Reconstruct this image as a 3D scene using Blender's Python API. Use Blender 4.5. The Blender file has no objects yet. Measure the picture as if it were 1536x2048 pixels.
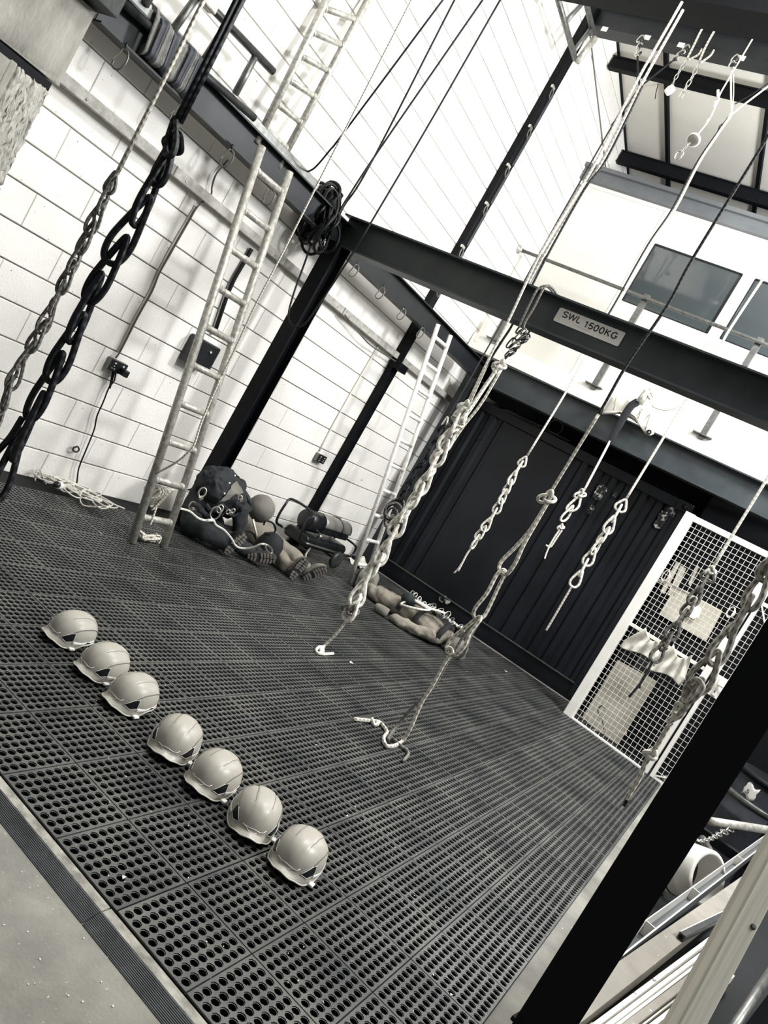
import bpy, math, random
from mathutils import Vector, Matrix
sc = bpy.context.scene
COL = sc.collection
rnd = random.Random(7)
PI = math.pi

# ---------------- camera ----------------
EYE = Vector((0.0, 0.0, 1.56))
FPX = 1540.0
RIGHT = Vector((0.753824, 0.429998, 0.496841))
DOWN = Vector((0.475971, 0.163943, -0.864045))
FWD = Vector((-0.452991, 0.887820, -0.081082))
cd = bpy.data.cameras.new('camera')
cam = bpy.data.objects.new('camera', cd)
COL.objects.link(cam)
cd.sensor_fit = 'VERTICAL'
cd.sensor_height = 36.0
cd.lens = 36.0 * FPX / 2048.0
cd.clip_start = 0.05
cd.clip_end = 100
cam.matrix_world = Matrix(((RIGHT.x, -DOWN.x, -FWD.x, EYE.x), (RIGHT.y, -DOWN.y, -FWD.y, EYE.y),
                           (RIGHT.z, -DOWN.z, -FWD.z, EYE.z), (0, 0, 0, 1)))
sc.camera = cam

# ---------------- world, lamps, exposure ----------------
w = bpy.data.worlds.new('world')
sc.world = w
w.use_nodes = True
w.node_tree.nodes['Background'].inputs[0].default_value = (0.80, 0.85, 0.92, 1)
w.node_tree.nodes['Background'].inputs[1].default_value = 0.10

def area(name, loc, target, sx, sy, power, color=(1, 1, 1)):
    d = bpy.data.lights.new(name, 'AREA')
    d.shape = 'RECTANGLE'
    d.size = sx
    d.size_y = sy
    d.energy = power
    d.color = color
    o = bpy.data.objects.new(name, d)
    COL.objects.link(o)
    o.location = loc
    o.rotation_euler = (Vector(target) - Vector(loc)).to_track_quat('-Z', 'Y').to_euler()
    return o
# high bay lamps under the roof
def bay(loc, power, r=0.4):
    d = bpy.data.lights.new('high_bay_lamp', 'POINT')
    d.energy = power
    d.color = (0.965, 0.985, 1.0)
    d.shadow_soft_size = r
    o = bpy.data.objects.new('high_bay_lamp', d)
    COL.objects.link(o)
    o.location = loc
bay((0.3, 7.3, 5.2), 900)
bay((3.0, 4.0, 5.4), 850)
bay((-1.0, 4.3, 6.6), 420)

sc.view_settings.view_transform = 'Standard'
sc.view_settings.look = 'None'
sc.view_settings.gamma = 1.0
sc.view_settings.use_curve_mapping = False
sc.view_settings.exposure = 0.35

# ---------------- placing helpers ----------------
def ray(u, v):
    return RIGHT * ((u - 768.0) / FPX) + DOWN * ((v - 1024.0) / FPX) + FWD
def at_x(u, v, x):
    d = ray(u, v)
    return EYE + d * ((x - EYE.x) / d.x)
def at_y(u, v, y):
    d = ray(u, v)
    return EYE + d * ((y - EYE.y) / d.y)
def at_z(u, v, z=0.0):
    d = ray(u, v)
    return EYE + d * ((z - EYE.z) / d.z)

# ---------------- materials ----------------
def srgb(h):
    h = h.lstrip('#')
    c = [int(h[i:i + 2], 16) / 255 for i in (0, 2, 4)]
    return tuple(x / 12.92 if x <= 0.04045 else ((x + 0.055) / 1.055) ** 2.4 for x in c)

def mat(name, c1, c2=None, rough=0.6, metal=0.0, scale=6.0, bump=0.0, bscale=None, detail=6.0, lo=0.35, hi=0.65,
        spec=0.5, stretch=None, speck=None):
    m = bpy.data.materials.new(name)
    m.use_nodes = True
    nt = m.node_tree
    b = nt.nodes['Principled BSDF']
    b.inputs['Roughness'].default_value = rough
    b.inputs['Metallic'].default_value = metal
    b.inputs['Specular IOR Level'].default_value = spec
    c1 = srgb(c1)
    c2 = srgb(c2) if c2 else None
    tc = nt.nodes.new('ShaderNodeTexCoord')
    vec = tc.outputs['Object']
    if stretch:
        mp = nt.nodes.new('ShaderNodeMapping')
        mp.inputs['Scale'].default_value = stretch
        nt.links.new(vec, mp.inputs['Vector'])
        vec = mp.outputs['Vector']
    if c2:
        n = nt.nodes.new('ShaderNodeTexNoise')
        n.inputs['Scale'].default_value = scale
        n.inputs['Detail'].default_value = detail
        n.inputs['Roughness'].default_value = 0.62
        nt.links.new(vec, n.inputs['Vector'])
        r = nt.nodes.new('ShaderNodeValToRGB')
        r.color_ramp.elements[0].position = lo
        r.color_ramp.elements[1].position = hi
        r.color_ramp.elements[0].color = (*c1, 1)
        r.color_ramp.elements[1].color = (*c2, 1)
        nt.links.new(n.outputs['Fac'], r.inputs['Fac'])
        out = r.outputs['Color']
        if speck:
            n2 = nt.nodes.new('ShaderNodeTexNoise')
            n2.inputs['Scale'].default_value = speck[1]
            n2.inputs['Detail'].default_value = 2.0
            nt.links.new(vec, n2.inputs['Vector'])
            r2 = nt.nodes.new('ShaderNodeValToRGB')
            r2.color_ramp.elements[0].position = speck[2]
            r2.color_ramp.elements[1].position = speck[2] + 0.03
            r2.color_ramp.elements[0].color = (0, 0, 0, 1)
            r2.color_ramp.elements[1].color = (1, 1, 1, 1)
            nt.links.new(n2.outputs['Fac'], r2.inputs['Fac'])
            mx = nt.nodes.new('ShaderNodeMixRGB')
            mx.inputs[2].default_value = (*srgb(speck[0]), 1)
            nt.links.new(r2.outputs['Color'], mx.inputs[0])
            nt.links.new(out, mx.inputs[1])
            out = mx.outputs[0]
        nt.links.new(out, b.inputs['Base Color'])
    else:
        b.inputs['Base Color'].default_value = (*c1, 1)
    if bump:
        n3 = nt.nodes.new('ShaderNodeTexNoise')
        n3.inputs['Scale'].default_value = bscale or scale * 4
        n3.inputs['Detail'].default_value = 4.0
        nt.links.new(vec, n3.inputs['Vector'])
        bp = nt.nodes.new('ShaderNodeBump')
        bp.inputs['Strength'].default_value = bump
        bp.inputs['Distance'].default_value = 0.01
        nt.links.new(n3.outputs['Fac'], bp.inputs['Height'])
        nt.links.new(bp.outputs['Normal'], b.inputs['Normal'])
    return m

def rope_mat(name, c1, c2, rough=0.85, k=3.0, thr=0.25):
    """rope sheath: crossing diagonal yarns from the tube's own UVs (u round, v along)"""
    m = bpy.data.materials.new(name)
    m.use_nodes = True
    nt = m.node_tree
    b = nt.nodes['Principled BSDF']
    b.inputs['Roughness'].default_value = rough
    b.inputs['Specular IOR Level'].default_value = 0.25
    uv = nt.nodes.new('ShaderNodeUVMap')
    sp = nt.nodes.new('ShaderNodeSeparateXYZ')
    nt.links.new(uv.outputs['UV'], sp.inputs[0])
    def math_(op, a, bb):
        n = nt.nodes.new('ShaderNodeMath')
        n.operation = op
        for i, x in enumerate((a, bb)):
            if x is None:
                continue
            if isinstance(x, (int, float)):
                n.inputs[i].default_value = x
            else:
                nt.links.new(x, n.inputs[i])
        return n.outputs[0]
    u = math_('MULTIPLY', sp.outputs[0], 2 * PI * 2)
    v = math_('MULTIPLY', sp.outputs[1], 2 * PI * k / 3)
    s1 = math_('SINE', math_('ADD', u, v), None)
    s2 = math_('SINE', math_('SUBTRACT', u, v), None)
    f = math_('MULTIPLY', s1, s2)
    r = nt.nodes.new('ShaderNodeValToRGB')
    r.color_ramp.elements[0].position = thr
    r.color_ramp.elements[1].position = thr + 0.35
    r.color_ramp.elements[0].color = (*srgb(c1), 1)
    r.color_ramp.elements[1].color = (*srgb(c2), 1)
    nt.links.new(f, r.inputs['Fac'])
    nt.links.new(r.outputs['Color'], b.inputs['Base Color'])
    bp = nt.nodes.new('ShaderNodeBump')
    bp.inputs['Strength'].default_value = 0.5
    bp.inputs['Distance'].default_value = 0.003
    nt.links.new(f, bp.inputs['Height'])
    nt.links.new(bp.outputs['Normal'], b.inputs['Normal'])
    return m

M = {}
M['block'] = mat('painted_block', '#efece6', '#e2dfd8', rough=0.72, scale=2.2, bump=0.28, bscale=60, lo=0.3, hi=0.7, speck=('#55524d', 26, 0.735))
M['joint'] = mat('painted_mortar', '#b9b5ae', '#d9d5cd', rough=0.9, scale=5, bump=0.4)
M['floor'] = mat('dusty_concrete', '#6b6963', '#8f8c84', rough=0.85, scale=3.0, bump=0.25, bscale=90, speck=('#d6d2c8', 60, 0.72))
M['rubber'] = mat('black_rubber', '#222528', '#474845', rough=0.44, scale=2.2, bump=0.12, bscale=160, spec=0.8)
M['rubber_top'] = mat('dusty_worn_rubber', '#2b2e31', '#5a5a55', rough=0.42, scale=2.6, bump=0.12, bscale=160, spec=0.7)
M['rubber_hole'] = mat('shaded_hole_rubber', '#08090b', rough=0.7, spec=0.2)  # undusted rubber, near-black because shade inside the holes is put into the colour
M['ramp'] = mat('ribbed_rubber', '#3a3e3f', '#54575a', rough=0.6, scale=14, bump=0.1)
M['ramp_top'] = mat('scuffed_rubber_lip', '#6f6c66', '#a9a59c', rough=0.85, scale=18, bump=0.3, bscale=120)
M['steel'] = mat('black_painted_steel', '#111417', '#1c1f22', rough=0.45, scale=5, bump=0.05, spec=0.35)
M['steel_grey'] = mat('grey_painted_steel', '#2b3032', '#3a3f40', rough=0.5, scale=3.0, bump=0.06, spec=0.35)
M['black'] = mat('matt_black_paint', '#07080b', '#0d0e12', rough=0.6, scale=3, spec=0.15)
M['container'] = mat('navy_black_container', '#0a0b10', '#15171c', rough=0.42, scale=1.6, bump=0.12, bscale=14, spec=0.35)
M['galv'] = mat('galvanised_tube', '#8f8d85', '#c4c1b8', rough=0.5, metal=0.35, scale=34, bump=0.1)
M['alu'] = mat('white_worn_tube', '#d9d6cf', '#efece6', rough=0.45, metal=0.1, scale=20, speck=('#5a5650', 40, 0.70))
M['tube_dark'] = mat('dark_tube', '#2b2d2e', '#4a4b4a', rough=0.35, metal=0.6, scale=20)
M['tube_mid'] = mat('dull_steel_tube', '#5b5c5a', '#7a7a76', rough=0.4, metal=0.6, scale=20)
M['panel'] = mat('white_wall_panel', '#d9d6ce', '#d2cfc7', rough=0.5, scale=0.8)
M['panel_edge'] = mat('white_joint_strip', '#e2dfd8', rough=0.5)
M['fascia'] = mat('grey_fascia', '#55585a', '#66696a', rough=0.6, scale=2)
M['roof'] = mat('white_roof_lining', '#d8d4cb', '#cfcbc2', rough=0.7, scale=1.0)
M['ledge'] = mat('weathered_rail', '#8d8b84', '#b3b0a8', rough=0.8, scale=14, bump=0.2)
M['stone'] = mat('chiselled_stone', '#8d8a82', '#a9a69d', rough=0.92, scale=4, bump=0.55, bscale=34, stretch=(1.6, 1.6, 0.5))
M['stone_rough'] = mat('hammered_stone', '#9c9890', '#c2beb5', rough=0.95, scale=26, bump=1.0, bscale=75, stretch=(1, 1, 0.35))
M['wood'] = mat('pale_pine', '#e6e1d5', '#bfb8a8', rough=0.65, scale=7, stretch=(9, 9, 0.25), bump=0.12, bscale=8, lo=0.42, hi=0.72)
M['wood_dark'] = mat('dark_oak_block', '#3f423f', '#2b2e2d', rough=0.7, scale=6, stretch=(1, 6, 6), bump=0.3)
M['mdf'] = mat('grey_painted_beam', '#8b867c', '#7a746b', rough=0.65, scale=7, bump=0.15, speck=('#d9d5cb', 50, 0.72))
M['white'] = mat('white_paint', '#eeebe4', '#e2dfd8', rough=0.45, scale=4)
M['black_plastic'] = mat('black_plastic', '#101114', '#1a1c1f', rough=0.35, scale=10)
M['shell'] = mat('white_helmet_shell', '#b9b4aa', '#aea99f', rough=0.36, scale=8, spec=0.5)
M['shell_edge'] = mat('pale_rim', '#cfcac0', rough=0.4)
M['strip'] = mat('reflective_strip', '#f6f4ef', rough=0.3)
M['groove'] = mat('shadow_groove', '#6b6860', rough=0.6)
M['rope_white'] = rope_mat('white_rope', '#e9e5db', '#bdb8ad')
M['rope_fleck'] = rope_mat('flecked_rope', '#d3cec2', '#86827a', thr=0.2)
M['rope_grey'] = rope_mat('grey_rope', '#7a7872', '#55534f', thr=0.1)
M['rope_mid'] = rope_mat('mid_grey_rope', '#aaa69d', '#716e68', thr=0.1)
M['rope_black'] = rope_mat('black_rope', '#121317', '#1d1e22', rough=0.55)
M['rope_dark'] = rope_mat('dark_rope', '#2a2b2d', '#4a4a49')
M['cable'] = mat('black_cable', '#08090b', rough=0.5, spec=0.3)
M['pad_white'] = mat('quilted_white', '#cfcbc1', '#bdb9af', rough=0.85, scale=6)
M['cable_grey'] = mat('grey_cable', '#55534e', rough=0.5)
M['cable_white'] = mat('white_cable', '#d8d4ca', rough=0.5)
M['chrome'] = mat('bright_steel', '#c9c7c1', rough=0.22, metal=0.9)
M['glass'] = mat('tinted_glass', '#3f4445', rough=0.06, spec=0.9)
M['overall'] = mat('black_overalls', '#15181b', '#25292b', rough=0.85, scale=9, bump=0.6, bscale=16)
M['overall_grey'] = mat('grey_overalls', '#7d776c', '#938c80', rough=0.9, scale=9, bump=0.6, bscale=18)
M['webbing'] = mat('black_webbing', '#0e0f12', '#1b1c20', rough=0.8, scale=40)
M['canvas'] = mat('grey_canvas', '#6f6b65', '#827d75', rough=0.85, scale=7, bump=0.5, bscale=14)
M['cloth'] = mat('white_cloth', '#d6d1c6', '#b9b4a9', rough=0.9, scale=9, bump=0.3, bscale=30)
M['sole'] = mat('boot_sole', '#26282a', '#3a3b3b', rough=0.6, scale=20)
M['boot'] = mat('grey_boot', '#8a857b', '#6d695f', rough=0.7, scale=16)

# ---------------- mesh helpers ----------------
def catmull(pts, n=6, closed=False):
    pts = [Vector(p) for p in pts]
    if len(pts) < 3:
        return pts
    out = []
    N = len(pts)
    rng = range(N) if closed else range(N - 1)
    for i in rng:
        p1, p2 = pts[i], pts[(i + 1) % N]
        p0 = pts[(i - 1) % N] if (closed or i > 0) else p1 * 2 - p2
        p3 = pts[(i + 2) % N] if (closed or i + 2 < N) else p2 * 2 - p1
        for k in range(n):
            t = k / n
            out.append(0.5 * ((2 * p1) + (p2 - p0) * t + (2 * p0 - 5 * p1 + 4 * p2 - p3) * t * t + (3 * p1 - p0 - 3 * p2 + p3) * t ** 3))
    if not closed:
        out.append(pts[-1])
    return out

def rotz(a):
    return Matrix.Rotation(a, 3, 'Z')

class MB:
    def __init__(s):
        s.v = []
        s.f = []
        s.uv = []
        s.sm = []
    def add(s, verts, faces, smooth=False, uvs=None):
        o = len(s.v)
        s.v += [Vector(p) for p in verts]
        for i, f in enumerate(faces):
            s.f.append([o + k for k in f])
            s.sm.append(smooth)
            s.uv.append(uvs[i] if uvs else None)
        return s
    def box(s, c, size, R=None):
        c = Vector(c)
        h = Vector(size) / 2
        P = []
        for x in (-1, 1):
            for y in (-1, 1):
                for z in (-1, 1):
                    p = Vector((x * h.x, y * h.y, z * h.z))
                    P.append(c + (R @ p if R else p))
        return s.add(P, [(0, 1, 3, 2), (4, 6, 7, 5), (0, 4, 5, 1), (2, 3, 7, 6), (0, 2, 6, 4), (1, 5, 7, 3)])
    def bar(s, a, b, wx, wz, up=(0, 0, 1)):
        """box from a to b, width wx sideways and wz along up"""
        a, b = Vector(a), Vector(b)
        d = b - a
        L = d.length
        d.normalize()
        side = d.cross(Vector(up)).normalized()
        u = side.cross(d).normalized()
        R = Matrix((side, d, u)).transposed()
        return s.box((a + b) / 2, (wx, L, wz), R)
    def sweep(s, a, b, poly, up=(0, 0, 1)):
        """extrude a closed 2-D outline (side, up) from a to b"""
        a, b = Vector(a), Vector(b)
        d = (b - a).normalized()
        side = d.cross(Vector(up)).normalized()
        u = side.cross(d).normalized()
        n = len(poly)
        P = [a + side * x + u * y for x, y in poly] + [b + side * x + u * y for x, y in poly]
        F = [(i, (i + 1) % n, n + (i + 1) % n, n + i) for i in range(n)]
        F.append(tuple(range(n))[::-1])
        F.append(tuple(range(n, 2 * n)))
        return s.add(P, F)
    def plate(s, poly, n, t):
        """closed planar outline thickened by t along n"""
        n = Vector(n).normalized() * t
        poly = [Vector(p) for p in poly]
        k = len(poly)
        P = poly + [p + n for p in poly]
        F = [(i, (i + 1) % k, k + (i + 1) % k, k + i) for i in range(k)]
        F.append(tuple(range(k))[::-1])
        F.append(tuple(range(k, 2 * k)))
        return s.add(P, F)
    def tube(s, pts, r, seg=8, closed=False, cap=True, flat=1.0, up0=None):
        pts = [Vector(p) for p in pts]
        q = [pts[0]]
        for p in pts[1:]:
            if (p - q[-1]).length > 1e-6:
                q.append(p)
        if closed and (q[0] - q[-1]).length < 1e-6:
            q.pop()
        pts = q
        n = len(pts)
        if n < 2:
            return s
        T = []
        for i in range(n):
            a = pts[i - 1] if (closed or i > 0) else pts[i]
            b = pts[(i + 1) % n] if (closed or i < n - 1) else pts[i]
            t = b - a
            T.append(t.normalized() if t.length > 1e-9 else Vector((0, 0, 1)))
        ref = Vector(up0) if up0 else (Vector((0, 0, 1)) if abs(T[0].z) < 0.9 else Vector((1, 0, 0)))
        N = (ref - T[0] * ref.dot(T[0])).normalized()
        V, F, U = [], [], []
        rr = r if isinstance(r, (list, tuple)) else [r] * n
        if len(rr) != n:
            rr = [rr[min(len(rr) - 1, int(i * (len(rr) - 1) / max(1, n - 1) + 0.5))] for i in range(n)]
        Ls = [0.0]
        for i in range(1, n):
            Ls.append(Ls[-1] + (pts[i] - pts[i - 1]).length)
        circ = 2 * PI * max(rr)
        for i in range(n):
            if i:
                ax = T[i - 1].cross(T[i])
                if ax.length > 1e-8:
                    N = Matrix.Rotation(T[i - 1].angle(T[i]), 3, ax.normalized()) @ N
                N = (N - T[i] * N.dot(T[i])).normalized()
            B = T[i].cross(N)
            for k in range(seg):
                a = 2 * PI * k / seg
                V.append(pts[i] + (N * math.cos(a) + B * math.sin(a) * flat) * rr[i])
        m = n if closed else n - 1
        for i in range(m):
            j = (i + 1) % n
            l0 = Ls[i] / circ
            l1 = (Ls[i] + (pts[j] - pts[i]).length) / circ
            for k in range(seg):
                k2 = (k + 1) % seg
                F.append((i * seg + k, i * seg + k2, j * seg + k2, j * seg + k))
                U.append(((k / seg, l0), ((k + 1) / seg, l0), ((k + 1) / seg, l1), (k / seg, l1)))
        if cap and not closed:
            F.append(tuple(range(seg))[::-1])
            U.append(None)
            F.append(tuple((n - 1) * seg + k for k in range(seg)))
            U.append(None)
        return s.add(V, F, True, U)
    def lathe(s, prof, o=(0, 0, 0), R=None, seg=24, smooth=True):
        o = Vector(o)
        V, F = [], []
        for (r, z) in prof:
            for k in range(seg):
                a = 2 * PI * k / seg
                p = Vector((r * math.cos(a), r * math.sin(a), z))
                V.append(o + (R @ p if R else p))
        n = len(prof)
        for i in range(n - 1):
            for k in range(seg):
                k2 = (k + 1) % seg
                F.append((i * seg + k, i * seg + k2, (i + 1) * seg + k2, (i + 1) * seg + k))
        F.append(tuple(range(seg))[::-1])
        F.append(tuple((n - 1) * seg + k for k in range(seg)))
        return s.add(V, F, smooth)
    def patch(s, fn, nu, nv, smooth=True):
        V = [fn(i / nu, j / nv) for i in range(nu + 1) for j in range(nv + 1)]
        F = [(i * (nv + 1) + j, (i + 1) * (nv + 1) + j, (i + 1) * (nv + 1) + j + 1, i * (nv + 1) + j + 1) for i in range(nu) for j in range(nv)]
        return s.add(V, F, smooth)
    def mesh(s, name, o):
        me = bpy.data.meshes.new(name)
        me.from_pydata([tuple(p - o) for p in s.v], [], s.f)
        me.polygons.foreach_set('use_smooth', s.sm)
        if any(u is not None for u in s.uv):
            L = me.uv_layers.new(name='UVMap')
            buf = []
            for f, u in zip(s.f, s.uv):
                if u is None:
                    buf += [0.0] * (2 * len(f))
                else:
                    for a in u:
                        buf += [a[0], a[1]]
            L.data.foreach_set('uv', buf)
        me.update()
        return me
    def build(s, name, m, parent=None, bevel=0.0, solid=0.0, subd=0, label=None, cat=None, group=None, kind=None):
        if parent is not None:
            o = root_loc(parent)
        else:
            xs = [p.x for p in s.v]
            ys = [p.y for p in s.v]
            zs = [p.z for p in s.v]
            o = Vector(((min(xs) + max(xs)) / 2, (min(ys) + max(ys)) / 2, min(zs)))
        me = s.mesh(name, o)
        me.materials.append(m)
        ob = bpy.data.objects.new(name, me)
        COL.objects.link(ob)
        if parent is not None:
            ob.parent = parent
        else:
            ob.location = o
        if solid:
            md = ob.modifiers.new('solid', 'SOLIDIFY')
            md.thickness = solid
        if bevel:
            md = ob.modifiers.new('bevel', 'BEVEL')
            md.width = bevel
            md.segments = 2
            md.limit_method = 'ANGLE'
            md.angle_limit = 0.6
        if subd:
            md = ob.modifiers.new('subd', 'SUBSURF')
            md.levels = subd
            md.render_levels = subd
        tag(ob, label, cat, group, kind)
        return ob

def root_loc(o):
    p = Vector((0, 0, 0))
    while o is not None:
        p += o.location
        o = o.parent
    return p

def tag(o, label=None, cat=None, group=None, kind=None):
    if label:
        o['label'] = label
    if cat:
        o['category'] = cat
    if group:
        o['group'] = group
    if kind:
        o['kind'] = kind
    return o

def thing(name, loc, label, cat, group=None):
    o = bpy.data.objects.new(name, None)
    o.empty_display_size = 0.1
    COL.objects.link(o)
    o.location = Vector(loc)
    return tag(o, label, cat, group)

def copy_tree(o, parent=None):
    c = o.copy()
    COL.objects.link(c)
    c.parent = parent
    for ch in list(o.children):
        copy_tree(ch, c)
    return c
def mesh_copy(o, loc, parent=None):
    c = o.copy()
    COL.objects.link(c)
    c.parent = parent
    c.location = Vector(loc)
    return c

def ibeam(w, h, tf, tw):
    return [(-w / 2, -h / 2), (w / 2, -h / 2), (w / 2, -h / 2 + tf), (tw / 2, -h / 2 + tf), (tw / 2, h / 2 - tf), (w / 2, h / 2 - tf),
            (w / 2, h / 2), (-w / 2, h / 2), (-w / 2, h / 2 - tf), (-tw / 2, h / 2 - tf), (-tw / 2, -h / 2 + tf), (-w / 2, -h / 2 + tf)]
# =====================================================================
# SETTING
# =====================================================================
WX = -4.72
def struct(mb, name, m, bevel=0.0, parent=None):
    o = mb.build(name, m, parent, bevel=bevel)
    if parent is None:
        o['kind'] = 'structure'
    return o

floor = struct(MB().box((0.6, 4.5, -0.05), (14, 16, 0.1)), 'floor', M['floor'])

# ---- left wall: painted aerated blocks, every block its own mesh on a recessed backing
wall = struct(MB().box((WX - 0.13, 5.6, 3.7), (0.2, 10.0, 7.6)), 'wall_left', M['joint'])
CH, BL = 0.2265, 0.658
def roof_z(y):
    return 7.01 - 0.174 * (y - 8.467)
def block_mb(y0, y1, z0, z1, jit):
    b = MB()
    c = 0.004
    x0, x1 = WX - 0.045, WX + jit
    V = [(x0, y0, z0), (x0, y1, z0), (x0, y1, z1), (x0, y0, z1), (x1 - c, y0, z0), (x1 - c, y1, z0), (x1 - c, y1, z1), (x1 - c, y0, z1),
         (x1, y0 + c, z0 + c), (x1, y1 - c, z0 + c), (x1, y1 - c, z1 - c), (x1, y0 + c, z1 - c)]
    F = [(0, 1, 5, 4), (1, 2, 6, 5), (2, 3, 7, 6), (3, 0, 4, 7), (4, 5, 9, 8), (5, 6, 10, 9), (6, 7, 11, 10), (7, 4, 8, 11), (8, 9, 10, 11)]
    return b.add(V, F)
proto = {}
rest = MB()
count = 0
cells = []
for k in range(0, 36):
    z0 = k * CH
    y = (2.99 if k % 2 else 3.32) - BL * 4
    while y < 10.3:
        if y + BL > 1.9 and z0 < roof_z(y + BL / 2) + 0.3:
            cells.append((z0, y))
        y += BL
# the 300 that show largest (nearest the camera) are parts, the rest one mesh
cells.sort(key=lambda c: (WX ** 2 + (c[1] + BL / 2) ** 2 + (c[0] - 1.5) ** 2) + (30 if (c[1] > 8.9 and c[0] < 3) or (c[1] < 2.2) or (c[0] > 4.6 and c[1] < 4) else 0))
for n, (z0, y) in enumerate(cells):
    hz, vy = 0.0042, 0.0016
    jit = rnd.uniform(-0.0015, 0.0015)
    if n < 300:
        key = n % 6
        if key not in proto:
            proto[key] = block_mb(-BL / 2 + vy, BL / 2 - vy, hz, CH - hz + rnd.uniform(-0.001, 0.001), jit).mesh('block', Vector((WX, 0, 0)))
            proto[key].materials.append(M['block'])
        o = bpy.data.objects.new('block', proto[key])
        COL.objects.link(o)
        o.parent = wall
        o.location = Vector((WX, y + BL / 2, z0)) - root_loc(wall)
    else:
        b = block_mb(y + vy, y + BL - vy, z0 + hz, z0 + CH - hz, jit)
        rest.add(b.v, b.f)
rest.build('far_blocks', M['block'], wall, kind='stuff')

# grooved lining joint parallel to the roof, high on the wall
struct(MB().bar((WX + 0.004, 6.4, roof_z(6.4) - 0.50), (WX + 0.004, 10.2, roof_z(10.2) - 0.50), 0.012, 0.016), 'trim_3', M['groove'])
# weathered steel rail fixed along the wall
led = struct(MB().bar((WX + 0.035, 2.2, 2.455), (WX + 0.035, 9.2, 2.455), 0.075, 0.07), 'trim_1', M['ledge'], bevel=0.004)
for y in (3.74, 6.2):
    MB().box((WX + 0.075, y, 2.455), (0.004, 0.008, 0.07)).build('rail_joint', M['groove'], led)
for y in (3.62, 3.86, 2.95, 5.0, 6.08, 6.32, 7.2):
    MB().lathe([(0.0085, 0), (0.006, 0.007), (0.0, 0.008)], (WX + 0.0725, y, 2.445), Matrix.Rotation(PI / 2, 3, 'Y'), 8).build('bolt', M['chrome'], led)

# ---- roof lining and black joint bars
def roof_pt(x, y, dz=0.0):
    return Vector((x, y, roof_z(y) + dz))
rf = MB()
rf.add([roof_pt(-4.9, -2, 0.02), roof_pt(7, -2, 0.02), roof_pt(7, 12.2, 0.02), roof_pt(-4.9, 12.2, 0.02),
        roof_pt(-4.9, -2, 0.12), roof_pt(7, -2, 0.12), roof_pt(7, 12.2, 0.12), roof_pt(-4.9, 12.2, 0.12)],
       [(0, 3, 2, 1), (4, 5, 6, 7), (0, 1, 5, 4), (2, 3, 7, 6), (1, 2, 6, 5), (3, 0, 4, 7)])
ceiling = struct(rf, 'ceiling', M['roof'])
for i in range(6):
    x = -4.08 + 1.245 * i
    MB().bar(roof_pt(x, 5.0, -0.005), roof_pt(x, 11.6, -0.005), 0.045, 0.05).build('joint_bar', M['black'], ceiling)
MB().bar(roof_pt(-4.71, 6.0, 0), roof_pt(-4.71, 11.6, 0), 0.02, 0.03).build('edge_bar', M['black'], ceiling)

def steel_beam(name, a, b, sec, label, m='steel', bolts=()):
    return MB().sweep(a, b, sec).build(name, M[m], None, label=label, cat='beam')

# purlins and the big beams up in the roof
steel_beam('roof_beam', (WX + 0.02, 7.62, 6.72), (1.5, 7.62, 6.72), ibeam(0.17, 0.30, 0.018, 0.012), 'deep black roof beam with chain slings hung over it, end fixed at white block wall')
steel_beam('purlin', (WX + 0.02, 8.5, 6.83), (1.5, 8.5, 6.83), ibeam(0.08, 0.15, 0.016, 0.05), 'thin black purlin under the roof lining, just behind the deep roof beam', 'black')
steel_beam('rear_purlin', (WX + 0.02, 10.05, 6.56), (1.5, 10.05, 6.56), ibeam(0.09, 0.17, 0.016, 0.06), 'black purlin over the dark gap above the office roof edge', 'black')
q0 = at_y(1234, -2, 5.9)
steel_beam('crane_beam', (q0.x - 1.6, 5.9, q0.z + 0.16), (2.5, 5.9, q0.z + 0.19), ibeam(0.30, 0.34, 0.02, 0.2), 'black crane beam filling the top right corner of the view', 'black')

# dark wall over the office with studs
rw = struct(MB().box((-1.5, 11.7, 6.0), (8, 0.1, 2.2)), 'wall_back', M['fascia'])
for px in (1287, 1462):
    p = at_y(px, 350, 11.6)
    MB().box((p.x, 11.6, 6.3), (0.13, 0.09, 1.5)).build('stud', M['ledge'], rw)

# ---- black pilaster column at the wall with a bracket under the rail
pc = thing('wall_column', (WX + 0.05, 7.56, 0), 'thin black column standing against the white block wall behind the heater', 'column')
MB().box((WX + 0.04, 7.56, 3.4), (0.08, 0.13, 6.8)).build('shaft', M['black'], pc, bevel=0.004)
MB().box((WX + 0.10, 7.56, 2.36), (0.14, 0.20, 0.09)).build('bracket', M['black'], pc, bevel=0.006)
for i, z in enumerate((3.36, 3.85, 4.38, 4.85, 5.32, 5.8)):
    cl = MB().box((WX + 0.095, 7.50, z), (0.03, 0.07, 0.035)).build('clip', M['chrome'], pc, bevel=0.006)
    MB().tube(catmull([(WX + 0.11, 7.50, z - 0.02), (WX + 0.12, 7.53, z - 0.06), (WX + 0.12, 7.52, z - 0.12), (WX + 0.12, 7.48, z - 0.10), (WX + 0.11, 7.48, z - 0.04)], 4, True), 0.006, 6, True).build('shackle', M['tube_mid'], cl)
    if i < 5:
        MB().box((WX + 0.085, 7.585, z + 0.25), (0.012, 0.05, 0.40)).build('rail_strip', M['steel_grey'], pc)

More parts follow.
